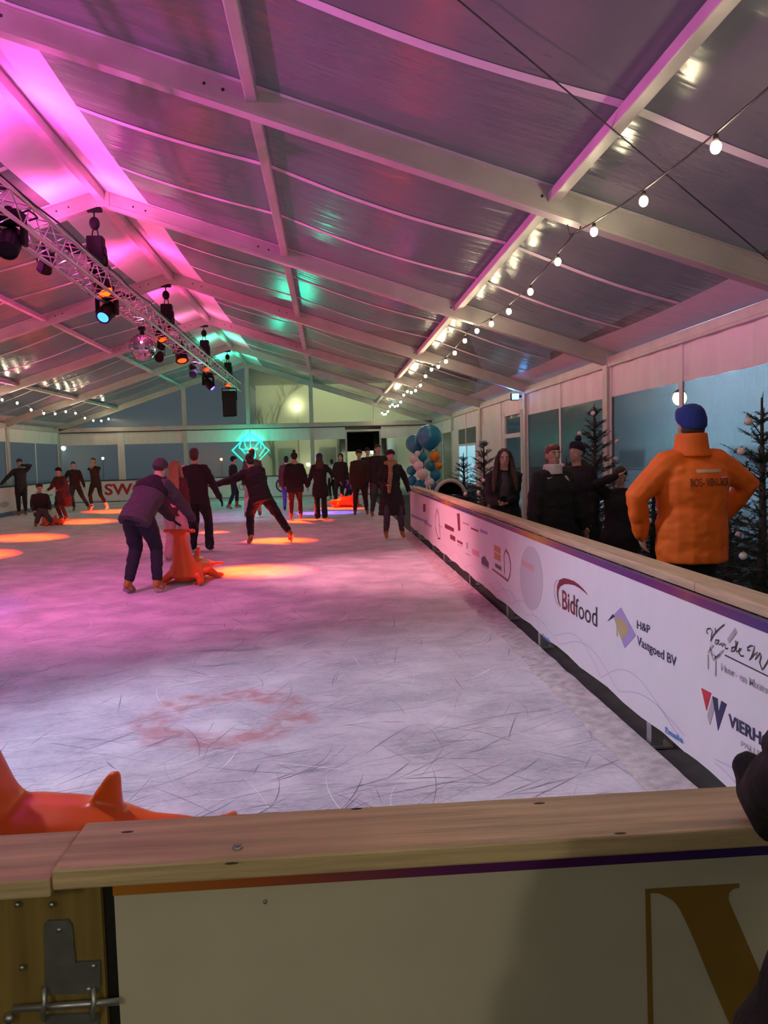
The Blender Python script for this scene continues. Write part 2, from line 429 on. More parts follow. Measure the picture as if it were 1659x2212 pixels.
# ---- roof: ridge band, clear sheets, seams, purlins
ceil = struct('ceiling')
def roof_z(x, ty):
    """height of the membrane; ty 0..1 across the bay"""
    xs = abs(x)
    pur = [0, 2.58, 5.10, 7.52]
    sag = 0.0
    for a, b in zip(pur, pur[1:]):
        if a <= xs <= b: sag = math.sin(PI*(xs-a)/(b-a))
    return raf(xs) + 0.225 - 0.075*sag*math.sin(PI*ty)
for bi in range(len(FR)-1):
    ya, yb = FR[bi], FR[bi+1]
    for sg in (-1, 1):
        mb = MB(); mb.grid(lambda u, v: (sg*0.68*u, ya+(yb-ya)*v, roof_z(0.68*u, v)), 2, 6)
        mb.build('ridge_band', pvc_band, ceil, smooth=True, fix=False)
        for k in range(3):
            t0, t1 = k/3, (k+1)/3
            mb = MB(); mb.grid(lambda u, v: (sg*(0.68+u*(7.0-0.68)), ya+(yb-ya)*(t0+(t1-t0)*v), roof_z(0.68+u*(7.0-0.68), t0+(t1-t0)*v)), 26, 4)
            mb.build('roof_sheet', roof_film, ceil, smooth=True, fix=False)
        mb = MB(); mb.grid(lambda u, v: (sg*(7.0+u*0.52), ya+(yb-ya)*v, roof_z(7.0+0.52*u, v)), 2, 6)
        mb.build('eave_band', pvc, ceil, smooth=True, fix=False)
        for tt in (0.012, 1/3, 2/3, 0.988):
            w = 0.05/5 if 0.1 < tt < 0.9 else 0.075/5
            mb = MB(); mb.grid(lambda u, v: (sg*(0.68+u*(7.0-0.68)), ya+(yb-ya)*min(1, max(0, tt+(v-0.5)*2*w)), roof_z(0.68+u*6.32, tt)-0.006), 26, 1)
            mb.build('seam_strip', seam_m, ceil, smooth=True, fix=False)
        for px in (2.58, 5.10):
            z = raf(px)+0.10
            mb = MB(); mb.rbox((sg*px-0.05, ya+0.07, z), (sg*px+0.05, yb-0.07, z+0.085), 0.01); mb.build('purlin', white, ceil)
            mb = MB(); mb.box((sg*px-0.035, ya+0.071, z-0.03), (sg*px+0.035, ya+0.10, z+0.02)); mb.tube([(sg*px, ya+0.06, z-0.05), (sg*px, ya+0.14, z-0.05)], 0.02, 6)
            mb.build('purlin_hook', steel, ceil)
    mb = MB(); mb.rbox((-0.055, ya+0.07, RZ+0.06), (0.055, yb-0.07, RZ+0.19), 0.01); mb.build('ridge_purlin', white, ceil)

# bracing wires in the roof
cable_m = mat('steel_wire', (0.10, 0.09, 0.09), 0.5, 0.6)
def on_roof(px, py, dz=0.08):
    best = None
    for k in range(1, 900):
        t = k*0.02; p = CAM + ray(px, py)*t
        if p.z >= raf(p.x)+dz: return p
    return p
a, b = on_roof(990, 0), on_roof(1650, 553)
d = (b-a); mb = MB(); mb.tube([a-d*0.5, a, b, b+d*0.06], 0.006, 6); mb.build('bracing_wire', cable_m, ceil)

# ---- side walls
def side_wall(name, sg):
    w = struct(name)
    for bi in range(len(FR)-1):
        ya, yb = FR[bi]+0.10, FR[bi+1]-0.10; x = sg*HW
        mb = MB(); mb.rbox((x-0.05, ya, EZ-0.02), (x+0.05, yb, EZ+0.13), 0.01)
        mb.box((x-sg*0.052-0.003, ya, EZ+0.02), (x-sg*0.052+0.003, yb, EZ+0.035)); mb.build('eave_beam', white, w)
        ym = (ya+yb)/2
        skip = (sg > 0 and bi in (5,))
        for (a, b) in ((ya, ym-0.045), (ym+0.045, yb)):
            mb = MB(); mb.grid(lambda u, v: (x + 0.012*math.sin(9*u*(b-a)), a+(b-a)*u, 2.40+0.45*v), 24, 2)
            mb.build('valance', pvc, w, smooth=True, fix=False)
            if not skip:
                mb = MB(); mb.grid(lambda u, v: (x + 0.01*math.sin(5*u*(b-a)+1)*(1-v), a+(b-a)*u, 0.02+2.38*v), 20, 4)
                mb.build('pane', wall_film, w, smooth=True, fix=False)
        mb = MB(); mb.box((x-0.012, ym-0.045, 0), (x+0.012, ym+0.045, EZ)); mb.build('mullion', pvc, w)
        for yy in (ya-0.0, yb):
            mb = MB(); mb.box((x-0.015, yy-0.05, 0), (x+0.012, yy+0.05, EZ)); mb.build('pane_edge_strip', pvc, w)
    return w
side_wall('wall_left', -1); wall_r = side_wall('wall_right', 1)

# ---- gable
wf = struct('wall_far')
mb = MB(); mb.rbox((-HW, GY-0.07, EZ-0.02), (HW, GY+0.07, EZ+0.15), 0.012); mb.build('gable_beam', white, wf)
mb = MB(); mb.box((-HW, GY-0.075, EZ-0.055), (HW, GY-0.06, EZ-0.025)); mb.build('beam_shadow_strip', dark, wf)  # black strip put in as the shadow line under the beam
for x in (-2.5, 0.0, 2.5):
    mb = MB(); mb.rbox((x-0.08, GY-0.06, EZ+0.15), (x+0.08, GY+0.06, raf(x)+0.05), 0.01); mb.build('gable_post', white, wf)
for x in (5.0,):
    mb = MB(); mb.rbox((x-0.03, GY-0.03, EZ+0.15), (x+0.03, GY+0.03, raf(x)+0.05), 0.008); mb.build('gable_post', white, wf)
for x in (-2.5, 2.5):
    mb = MB(); mb.rbox((x-0.08, GY-0.06, 0), (x+0.08, GY+0.06, EZ), 0.01); mb.build('gable_post', white, wf)
for x in (-5.0,):
    mb = MB(); mb.rbox((x-0.13, GY-0.05, 0), (x+0.13, GY+0.05, EZ), 0.01); mb.build('gable_post', pvc, wf)
for (x0, x1) in ((-HW, -2.5), (-2.5, 0), (0, 2.5), (2.5, 5.0), (5.0, HW)):
    mb = MB(); mb.grid(lambda u, v: (x0+(x1-x0)*u, GY, EZ+0.14+v*(raf(x0+(x1-x0)*u)+0.02-EZ-0.14)), 10, 3); mb.build('gable_pane', wall_film, wf, smooth=True, fix=False)
dl, dr = at_y(749, 930, GY).x, at_y(819, 930, GY).x; dtop = at_y(784, 932, GY).z
for (x0, x1) in ((-HW, -5.13), (-4.87, -2.5), (-2.5, 2.5), (2.5, dl-0.07), (dr+0.07, 5.6), (5.6, HW)):
    mb = MB(); mb.grid(lambda u, v: (x0+(x1-x0)*u, GY+0.012*math.sin(8*u*(x1-x0)), 2.34+0.5*v), 20, 2); mb.build('valance', pvc, wf, smooth=True, fix=False)
    mb = MB(); mb.grid(lambda u, v: (x0+(x1-x0)*u, GY+0.01*math.sin(5*u), 0.02+2.32*v), 10, 4); mb.build('pane', wall_film, wf, smooth=True, fix=False)
door = struct('door_1')
mb = MB(); mb.box((dl-0.07, GY-0.05, 0), (dl, GY+0.05, dtop+0.08)); mb.build('door_jamb', white, door)
mb = MB(); mb.box((dr, GY-0.05, 0), (dr+0.07, GY+0.05, dtop+0.08)); mb.build('door_jamb', white, door)
mb = MB(); mb.box((dl, GY-0.05, dtop), (dr, GY+0.05, dtop+0.08)); mb.build('door_head', white, door)

# back wall behind the photographer
wn_ = struct('wall_near')
mb = MB(); mb.add([(-HW, FR[0], 0), (HW, FR[0], 0), (HW, FR[0], EZ+.2), (0, FR[0], RZ+.2), (-HW, FR[0], EZ+.2)], [(0, 1, 2, 3, 4)]); mb.build('rear_sheet', pvc, wn_, fix=False)

# ---- glazed door set into the right wall, two bays from the end
def wall_door(name, ya, yb, top, trans):
    d = struct(name); x = HW
    mb = MB()
    for y in (ya, yb): mb.box((x-0.05, y-0.05, 0), (x+0.05, y+0.05, top))
    mb.box((x-0.05, ya, top-0.08), (x+0.05, yb, top)); mb.box((x-0.05, ya, trans-0.1), (x+0.05, yb, trans)); mb.box((x-0.05, ya, 0), (x+0.05, yb, 0.12))
    mb.build('door_frame', pvc, d)
    mb = MB(); mb.box((x-0.01, ya+0.05, trans), (x+0.01, yb-0.05, top-0.08)); mb.build('fanlight', glass, d)
    mb = MB(); mb.box((x-0.01, ya+0.05, 0.12), (x+0.01, yb-0.05, trans-0.1)); mb.build('door_pane', glass, d)
    mb = MB(); mb.box((x-0.09, ya+0.10, 1.0), (x-0.05, ya+0.14, 1.14)); mb.build('door_handle', steel, d)
ya = at_x(1124, 900, HW-0.06).y; yb = at_x(1088, 900, HW-0.06).y
wall_door('door_2', ya, yb, 2.55, 2.05)
y0, y1 = FR[5]+0.1, FR[6]-0.1
for (a, b) in ((y0, ya-0.05), (yb+0.05, y1)):
    mb = MB(); mb.grid(lambda u, v: (HW+0.01*math.sin(6*u*(b-a)), a+(b-a)*u, 0.02+2.38*v), 16, 2); mb.build('solid_sheet', pvc, wall_r, smooth=True, fix=False)
mb = MB(); mb.box((HW-0.01, ya, 2.55), (HW+0.01, yb, 2.85)); mb.build('solid_sheet', pvc, wall_r)

# lit window further down the right wall
win = struct('window_1')
ya2 = at_x(1027, 960, HW-0.06).y; yb2 = at_x(990, 960, HW-0.06).y; zt = at_x(1010, 958, HW-0.06).z; zb = at_x(1010, 1012, HW-0.06).z-0.5
mb = MB()
ym2 = (ya2+yb2)/2
for y in (ya2, ym2, yb2): mb.box((HW-0.06, y-0.05, zb), (HW+0.03, y+0.05, zt))
mb.box((HW-0.06, ya2, zt-0.07), (HW+0.03, yb2, zt)); mb.box((HW-0.06, ya2, zb), (HW+0.03, yb2, zb+0.07)); mb.build('window_frame', pvc, win)
lit = mat('lit_pane', (0.3, 0.5, 0.6), 0.2, emit=(0.20, 0.46, 0.56), estr=0.5)
for (a, b) in ((ya2+0.05, ym2-0.05), (ym2+0.05, yb2-0.05)):
    mb = MB(); mb.box((HW-0.04, a, zb+0.07), (HW-0.03, b, zt-0.07)); mb.build('pane', lit, win)
mb = MB(); mb.box((HW-0.05, FR[6]+0.12, 0.02), (HW-0.035, ya2-0.05, 2.4)); mb.build('solid_sheet', pvc, wall_r)
mb = MB(); mb.box((HW-0.05, yb2+0.05, 0.02), (HW-0.035, FR[7]-0.12, 2.4)); mb.build('solid_sheet', pvc, wall_r)
# ================================================================== LIGHTING TRUSS AND LAMPS
TX0, TX1, TZ0, TZ1 = -0.37, -0.07, 4.17, 4.46
TYA, TYB = 0.5, 30.0
truss = tag(empty('lighting_truss', ((TX0+TX1)/2, 15, TZ0)), 'silver aluminium box truss hung under the tent ridge on chain hoists', 'truss')
TL = Vector(truss.location)
def L(p): return Vector(p) - TL
for x in (TX0, TX1):
    for z in (TZ0, TZ1):
        mb = MB(); mb.tube([L((x, TYA, z)), L((x, TYB, z))], 0.024, 8); mb.build('chord', lumin, truss, smooth=True)
step = 0.30
def brace_mesh(a, b):
    mb = MB(); mb.tube([a, b], 0.0095, 6); return mb.mesh('brace', lumin, True)
faces = [((TX0, TZ0), (TX0, TZ1)), ((TX1, TZ0), (TX1, TZ1)), ((TX0, TZ0), (TX1, TZ0)), ((TX0, TZ1), (TX1, TZ1))]
bm_ = []
for (a, b) in faces:
    ax = Vector((a[0], 0, a[1])); bx_ = Vector((b[0], step, b[1]))
    ay = Vector((b[0], 0, b[1])); by_ = Vector((a[0], step, a[1]))
    bm_.append((brace_mesh(L(ax), L(bx_)), brace_mesh(L(ay), L(by_))))
rest = MB(); nb = 0
k = 0; y = TYA
while y + step <= TYB:
    for fi, (a, b) in enumerate(faces):
        if 7.0 < y < 27 and nb < 268:
            obj('brace', bm_[fi][k % 2], truss, (0, y, 0)); nb += 1
        else:
            p, q = (a, b) if k % 2 == 0 else (b, a)
            rest.tube([L((p[0], y, p[1])), L((q[0], y+step, q[1]))], 0.0095, 5)
    y += step; k += 1
o = rest.build('far_braces', lumin, truss); o['kind'] = 'stuff'
# black cable along the upper chord
mb = MB(); pts = [L((TX1+0.03+0.02*math.sin(i*1.7), TYA+1+i*0.7, TZ1+0.03+0.012*math.sin(i*2.1))) for i in range(40)]
mb.tube(pts, 0.012, 6); mb.build('power_cable', dark, truss, smooth=True)

def lens_mat(col, s): return mat('lens_%d_%d_%d_%d' % (*[int(c*99) for c in col], int(s*10)), (0.02, 0.02, 0.02), 0.2, emit=col, estr=s)
blackm = mat('lamp_black', (0.007, 0.007, 0.009), 0.6, spec=0.2)

def par_can(label, loc, target, col, power=0, ang=20, lens=8.0, size=1.0, blend=1.0, lit=True):
    """par can: clamp, yoke, ribbed can, lens"""
    r = tag(empty('stage_lamp', loc), label, 'stage light', 'stage lamps along the truss')
    d = (Vector(target)-Vector(loc)).normalized()
    q = d.to_track_quat('Z', 'Y').to_matrix().to_4x4()
    s = size
    mb = MB(); ring = lambda z, rr: [q @ Vector((rr*s*math.cos(2*PI*i/14), rr*s*math.sin(2*PI*i/14), z*s)) for i in range(14)]
    mb.loft([ring(-0.22, 0.05), ring(-0.20, 0.085), ring(-0.06, 0.095), ring(-0.05, 0.11), ring(0.10, 0.115), ring(0.15, 0.125), ring(0.155, 0.10), ring(0.14, 0.10)])
    for z in (-0.17, -0.13, -0.09): mb.loft([ring(z, 0.10), ring(z+0.015, 0.10)])
    mb.build('lamp_can', blackm, r, smooth=False)
    if lit:
        mb = MB(); mb.loft([ring(0.142, 0.09), ring(0.150, 0.075), ring(0.153, 0.03)]); mb.build('lens', lens_mat(col, lens), r)
    mb = MB(); side = (q @ Vector((1, 0, 0)))*0.14*s; upv = Vector((0, 0, 0.24*s))
    mb.tube([side, side+upv, -side+upv, -side], 0.012*s, 6); mb.box((-0.03, -0.03, 0.22*s), (0.03, 0.03, 0.22*s+0.14)); mb.build('yoke', blackm, r)
    if power: 
        sp = spot('stage_lamp_beam', Vector(loc)+d*0.2*s, target, col, power, ang*1.08, blend, 0.03); 
    return r

def moving_head(label, loc, target, col, power=0, ang=25, lens=8.0, lit=True):
    """moving-head lamp hung upside down: base box, fork, head with lens"""
    r = tag(empty('moving_head_lamp', loc), label, 'stage light', 'moving-head lamps along the truss')
    d = (Vector(target)-Vector(loc)).normalized(); q = d.to_track_quat('Z', 'Y').to_matrix().to_4x4()
    mb = MB(); mb.rbox((-0.15, -0.13, 0.20), (0.15, 0.13, 0.31), 0.02); mb.tube([(0, 0, 0.31), (0, 0, 0.36)], 0.04, 8); mb.build('lamp_base', blackm, r)
    mb = MB()
    for sx in (-1, 1): mb.rbox((sx*0.15-0.025, -0.06, -0.06), (sx*0.15+0.025, 0.06, 0.19), 0.015)
    mb.rbox((-0.17, -0.06, 0.16), (0.17, 0.06, 0.20), 0.012); mb.build('fork', blackm, r)
    ring = lambda z, a: [q @ Vector((a*math.cos(2*PI*i/16), a*math.sin(2*PI*i/16), z)) for i in range(16)]
    mb = MB(); mb.loft([ring(-0.16, 0.06), ring(-0.14, 0.10), ring(-0.02, 0.12), ring(0.08, 0.125), ring(0.20, 0.115), ring(0.205, 0.095), ring(0.19, 0.095)]); mb.build('lamp_head', blackm, r, smooth=False)
    if lit:
        mb = MB(); mb.loft([ring(0.192, 0.09), ring(0.205, 0.07), ring(0.212, 0.03)]); mb.build('lens', lens_mat(col, lens), r)
    mb = MB()
    for sx in (-1, 1): mb.tube([(sx*0.16, 0.13, 0.25), (sx*0.26, 0.13, 0.28), (sx*0.28, 0, 0.27), (sx*0.26, -0.13, 0.28), (sx*0.16, -0.13, 0.25)], 0.01, 6)
    mb.build('carry_handle', blackm, r)
    if power: spot('moving_head_beam', Vector(loc)+d*0.25, target, col, power, ang, 0.4, 0.03)
    return r

def tp(px, py, X=-0.35): return at_x(px, py, X)
ORG = (1.0, 0.028, 0.0)
G = lambda px, py: at_z(px, py)
SP = 11500
par_can('black par can with glowing red lens above the blue moving head', tp(219, 612), G(550, 1233), ORG, SP*1.5, 16.5, 6, 1.25)
moving_head('black moving head with glowing blue lens hanging under the red par can', tp(232, 672), (-1.5, 8.5, 0.0), (0.02, 0.10, 1.0), 130, 26, 4)
moving_head('unlit black moving head at the near stretch of truss', tp(22, 520, -0.25), (-0.1, 7.6, 2.6), (1, 1, 1), 0, 20, 0, lit=False)
par_can('black par can with dull orange lens beside the mirror ball', tp(345, 722), G(600, 1168), ORG, SP*1.4, 14.5, 3)
par_can('small unlit black can under the orange-lensed lamp by the mirror ball', tp(345, 770), G(150, 1300), ORG, 0, 15, 0, 0.75, lit=False)
par_can('ribbed black par can with pale orange lens pointing straight down', tp(391, 765), G(460, 1150), ORG, SP*0.55, 9.5, 3, 1.25)
par_can('small unlit black can tilted to the left on the far truss', tp(419, 806), G(60, 1250), ORG, 0, 15, 0, 0.85, lit=False)
par_can('black par can with thin red lens seen edge on', tp(443, 790), G(660, 1125), ORG, SP*1.4, 13, 3)
moving_head('black moving head with bright blue lens on the far truss', tp(450, 828), G(700, 1108), (0.10, 0.04, 1.0), 4200, 17, 4)
par_can('red-lensed par can near the far end of the truss', tp(488, 826), G(735, 1098), ORG, SP*1.4, 11, 3)
# cans clamped on the hidden side of the truss, lighting the left half of the ice
for (px, py, y) in ((60, 1162, 14.2), (185, 1127, 18.4), (250, 1105, 22.6), (-60, 1200, 11.0)):
    par_can('black par can clamped to the far side of the truss', (-0.55, y, 4.28), G(px, py), ORG, SP*1.5, 15, 3, 0.8)
# uplighters lying on the truss: pink near, green at the end
for y, c, p in ((4.5, MAG, 130), (8.6, MAG, 150), (11.2, (1, .1, .5), 95), (14.4, PINK, 85), (17.8, PINK, 60), (20.8, (1, .15, .4), 36), (24.6, GRN, 80), (28.4, GRN, 90)):
    r = tag(empty('uplighter', (-0.22, y, TZ1+0.05)), 'small black %s uplighter lying on top of the truss' % ('green' if c == GRN else 'pink'), 'stage light', 'uplighters on the truss')
    mb = MB(); mb.rbox((-0.09, -0.14, -0.03), (0.09, 0.14, 0.05), 0.015); mb.build('housing', blackm, r)
    mb = MB(); mb.box((-0.07, -0.12, 0.05), (0.07, 0.12, 0.056)); mb.build('lens', lens_mat(c, 1.5), r)
    for sg in (-1, 1): spot('uplighter_beam', (-0.22+sg*0.05, y, TZ1+0.12), (-0.22+sg*1.1, y+0.2, 5.3), c, p, 150, 1.0, 0.1)

# chain hoists from the ridge
def hoist(y, lb):
    r = tag(empty('chain_hoist', (-0.12, y, TZ1)), lb, 'hoist', 'chain hoists under the ridge')
    top = RZ - TZ1
    mb = MB(); mb.rbox((-0.11, -0.06, top-0.07), (0.11, 0.06, top-0.003), 0.015); mb.build('beam_clamp', blackm, r)
    mb = MB(); mb.tube([(0, 0, top-0.07), (0, 0, top-0.14)], 0.012, 6); mb.ell((0, 0, top-0.235), (0.075, 0.06, 0.095)); mb.build('hook_block', blackm, r, smooth=True)
    mb = MB(); mb.tube([(-0.02, 0, top-0.30), (-0.05, 0, top-0.43)], 0.01, 6); mb.tube([(0.03, 0, top-0.30), (0.05, 0, top-0.43)], 0.01, 6); mb.build('chain', blackm, r)
    mb = MB(); mb.rbox((-0.11, -0.10, 0.02), (0.12, 0.10, top-0.42), 0.03); mb.tube([(-0.13, 0, 0.18), (0.14, 0, 0.18)], 0.07, 10); mb.build('motor', blackm, r)
    mb = MB(); mb.tube([(0.09, 0.12, 0.22), (0.10, 0.13, 0.1), (0.10, 0.13, 0.03)], 0.035, 6, True); mb.build('chain_bag', blackm, r, smooth=True)
for y, lb in zip(FR[3:8], ('black chain hoist over the truss at the first rafter', 'large black chain hoist above the red and blue lamps', 'black chain hoist above the mirror ball', 'black chain hoist above the ribbed par can', 'small black chain hoist in the green light near the loudspeaker')): hoist(y, lb)

# mirror ball
bp_ = tp(308, 750, -0.33)
r = tag(empty('mirror_ball', bp_), 'mirror ball of small silver tiles hanging below the truss', 'mirror ball')
mir = mat('mirror_tile', (0.85, 0.82, 0.85), 0.06, 1.0)
core = mat('ball_core', (0.05, 0.05, 0.06), 0.5)
RB = 0.255
mb = MB(); mb.ell((0, 0, 0), RB*0.985, None, 24, 16); mb.build('ball_core', core, r, smooth=True)
mb = MB(); nlat = 22; rr_ = random.Random(2)
for k in range(nlat):
    a0 = -PI/2 + PI*k/nlat + 0.006; a1 = -PI/2 + PI*(k+1)/nlat - 0.006
    am = (a0+a1)/2; n = max(6, int(2*nlat*math.cos(am)))
    for i in range(n):
        b0 = 2*PI*(i+0.05)/n; b1 = 2*PI*(i+0.95)/n
        mb.add([(RB*math.cos(a)*math.cos(b), RB*math.cos(a)*math.sin(b), RB*math.sin(a)) for a, b in ((a0, b0), (a0, b1), (a1, b1), (a1, b0))], [(0, 1, 2, 3)])
o = mb.build('mirror_tiles', mir, r); o['kind'] = 'stuff'
mb = MB(); mb.tube([(0, 0, RB-0.01), (0, 0, RB+0.05)], 0.04, 10); mb.tube([(0, 0, RB+0.05), (0, 0, TZ0-bp_.z)], 0.008, 6); mb.rbox((-0.06, -0.06, RB+0.06), (0.06, 0.06, RB+0.13), 0.01); mb.build('motor_mount', blackm, r)

# loudspeaker at the far end
sp_ = tp(505, 876, -0.3)
r = tag(empty('loudspeaker', (sp_.x, sp_.y-1.2, sp_.z)), 'tall black loudspeaker hanging at the far end of the truss', 'speaker')
mb = MB(); mb.rbox((-0.23, -0.2, -0.48), (0.23, 0.2, 0.42), 0.03); mb.build('cabinet', blackm, r)
mb = MB(); mb.box((-0.20, -0.212, -0.44), (0.20, -0.2, 0.38)); mb.build('grille', mat('speaker_grille', (0.006, 0.006, 0.007), 0.7, bump=0.3, bscale=300), r)
mb = MB(); mb.tube([(-0.25, 0, 0.1), (-0.25, 0, 0.52), (0.25, 0, 0.52), (0.25, 0, 0.1)], 0.02, 6); mb.box((-0.04, -0.04, 0.5), (0.04, 0.04, 0.62)); mb.build('bracket', blackm, r)

# blue flood lamp on a right-hand column
bl = at_x(1113, 857, 7.22)
r = tag(empty('flood_lamp', bl), 'small flood lamp glowing blue on a right-hand tent column', 'flood light')
mb = MB(); mb.rbox((-0.10, -0.06, -0.08), (0.08, 0.06, 0.08), 0.015); mb.box((0.08, -0.02, -0.02), (0.13, 0.02, 0.02)); mb.build('housing', blackm, r)
mb = MB(); mb.box((-0.085, -0.066, -0.065), (0.065, -0.060, 0.065)); mb.build('lens', lens_mat((0.10, 0.40, 1.0), 4), r)
spot('flood_lamp_beam', bl+Vector((-0.05, -0.15, 0.1)), (5.6, bl.y-0.9, 4.2), (0.05, 0.25, 1.0), 60, 70, 0.8)

# ---- festoon strings of warm bulbs
bulb_m = mat('bulb_glow', (1, 0.9, 0.7), 0.3, emit=(1.0, 0.86, 0.54), estr=78)
sock_m = mat('socket_black', (0.02, 0.018, 0.015), 0.6)
BULB = MB(); BULB.ell((0, 0, -0.055), (0.030, 0.030, 0.036), None, 10, 7); bulb_me = BULB.mesh('bulb', bulb_m, True)
SOCK = MB(); SOCK.tube([(0, 0, 0.012), (0, 0, -0.03)], [0.014, 0.018], 8); sock_me = SOCK.mesh('socket', sock_m, True)
def festoon(label, sg, x0, spans):
    r = tag(empty('festoon_string', (sg*x0, spans[0][0], 3.5)), label, 'string lights', 'festoon strings along the purlins')
    o0 = Vector(r.location); n = 0; wire = []
    for (ya, yb, sag) in spans:
        for i in range(11):
            t = i/10; zz = raf(x0) - 0.07 - sag*4*t*(1-t)
            wire.append(Vector((sg*x0 - 0.0, ya+(yb-ya)*t, zz)) - o0)
        for k in range(5):
            t = (k+0.5)/5; zz = raf(x0) - 0.07 - sag*4*t*(1-t)
            s_ = obj('socket', sock_me, r, Vector((sg*x0, ya+(yb-ya)*t, zz-0.02)) - o0)
            b_ = obj('bulb', bulb_me, s_)
    mb = MB(); mb.tube(wire, 0.0065, 5); mb.build('wire', sock_m, r, smooth=True)
    # tie loops at the rafters
    mb = MB()
    for (ya, yb, sag) in spans:
        c = Vector((sg*x0, ya, raf(x0)-0.02)) - o0
        mb.tube([c+Vector((-0.06, 0, 0.02)), c+Vector((-0.03, 0.03, -0.06)), c+Vector((0.03, -0.03, -0.05)), c+Vector((0.06, 0, 0.02))], 0.006, 5)
    mb.build('tie_loop', sock_m, r)
spr = [(FR[i]+0.0, FR[i+1]+0.0, [0.10, 0.1, 0.16, 0.14, 0.12, 0.22, 0.26, 0.24][i]) for i in range(len(FR)-1)]
festoon('warm festoon bulbs strung along the right-hand purlin above the boards', 1, 5.30, spr)
festoon('warm festoon bulbs strung along the left-hand purlin', -1, 5.30, spr)

# ---- neon sign on the far wall
r = tag(empty('neon_sign', at_y(541, 970, GY-0.22)), 'turquoise neon diamond sign hanging on the far gable', 'neon sign')
c0 = Vector(r.location)
neon_m = mat('neon_tube', (0.1, 0.9, 0.75), 0.3, emit=(0.01, 0.62, 0.40), estr=1.0)
def np_(px, py): return at_y(px, py, GY-0.22) - c0
def zp(x, y): return (480+x/6.9125, 920+y/6.91)
strokes = [[(150, 365), (410, 105), (700, 365), (430, 640), (150, 365)],
           [(300, 180), (325, 170), (345, 300), (380, 350), (480, 330), (545, 250), (580, 210), (580, 330)],
           [(250, 330), (300, 350), (345, 420), (260, 330)], [(300, 180), (250, 330)], [(580, 210), (640, 330), (560, 450)],
           [(380, 400), (430, 390), (450, 460), (400, 480)], [(480, 380), (500, 460), (450, 520)]]
for i, st in enumerate(strokes):
    mb = MB(); mb.tube([np_(*zp(*p)) for p in st], 0.020 if i else 0.026, 7, True); mb.build('neon_tube', neon_m, r, smooth=True)
mb = MB(); mb.box((-0.3, 0.03, -0.012), (0.3, 0.055, 0.012)); mb.box((-0.012, 0.03, -0.4), (0.012, 0.055, 0.85)); mb.build('carrier', steel, r)
for sx in (-0.25, 0.25):
    mb = MB(); mb.tube([(sx, 0.04, 0.0), (sx, 0.14, EZ+0.02-c0.z)], 0.006, 6); mb.build('hanger', steel, r)
point('neon_glow', c0+Vector((0, -0.25, 0)), (0.03, 1.0, 0.62), 45, 0.25)
# ================================================================== RINK BOARDS
def wood(name, col, var, axis):
    st = [1.5, 1.5, 1.5]; 
    for k in range(3):
        if k != axis: st[k] = 22
    return mat(name, col, 0.45, var=var, vscale=1.6, bump=0.15, bscale=3, stretch=tuple(st))
rail_y = wood('rail_wood_long', (0.58, 0.44, 0.26), 0.22, 1)
rail_x = wood('rail_wood_cross', (0.62, 0.47, 0.27), 0.30, 0)
ban = mat('banner_white', (0.80, 0.79, 0.80), 0.42, var=0.02)
navy = mat('print_navy', (0.025, 0.025, 0.09), 0.5); dred = mat('print_dark_red', (0.20, 0.012, 0.03), 0.5)
blk = mat('print_black', (0.03, 0.03, 0.035), 0.5); gry = mat('print_grey', (0.42, 0.40, 0.42), 0.5); lgr = mat('print_light_grey', (0.62, 0.58, 0.60), 0.5)
redm = mat('print_red', (0.55, 0.03, 0.05), 0.5); gold = mat('print_gold', (0.50, 0.40, 0.18), 0.5); plum = mat('print_lilac', (0.38, 0.30, 0.58), 0.5)
blu = mat('print_blue', (0.10, 0.25, 0.60), 0.5); orn = mat('print_orange', (0.62, 0.30, 0.10), 0.5); pnk = mat('print_pink', (0.68, 0.38, 0.40), 0.5)
wav = mat('print_wave', (0.66, 0.58, 0.72), 0.5)
def strip_material(name, axis):
    m = bpy.data.materials.new(name); m.use_nodes = True; nt = m.node_tree; b = nt.nodes['Principled BSDF']
    tc = nd(nt, 'ShaderNodeTexCoord'); sp = nd(nt, 'ShaderNodeSeparateXYZ'); nt.links.new(tc.outputs['Object'], sp.inputs[0])
    w = nd(nt, 'ShaderNodeMath', operation='FRACT'); mu = nd(nt, 'ShaderNodeMath', operation='MULTIPLY_ADD')
    mu.inputs[1].default_value = 0.42 if axis == 'X' else 0.30; mu.inputs[2].default_value = 0.0 if axis == 'X' else 0.2
    nt.links.new(sp.outputs[axis], mu.inputs[0]); nt.links.new(mu.outputs[0], w.inputs[0])
    cr = nd(nt, 'ShaderNodeValToRGB'); e = cr.color_ramp.elements
    e[0].position = 0.0; e[0].color = (0.55, 0.22, 0.02, 1); e[1].position = 1.0; e[1].color = (0.55, 0.22, 0.02, 1)
    for p, c in ((0.12, (0.42, 0.10, 0.03, 1)), (0.25, (0.14, 0.02, 0.14, 1)), (0.45, (0.05, 0.02, 0.16, 1)), (0.65, (0.05, 0.03, 0.18, 1)), (0.82, (0.16, 0.03, 0.12, 1))):
        k = e.new(p); k.color = c
    nt.links.new(w.outputs[0], cr.inputs[0]); nt.links.new(cr.outputs[0], b.inputs['Base Color']); b.inputs['Roughness'].default_value = 0.4
    return m
strip_y = strip_material('colour_strip_long', 'Y'); strip_x = strip_material('colour_strip_cross', 'X')
RI = at_z(1659, 1312, BH).x; RO = BX + 0.20
print('rail inner x', RI)

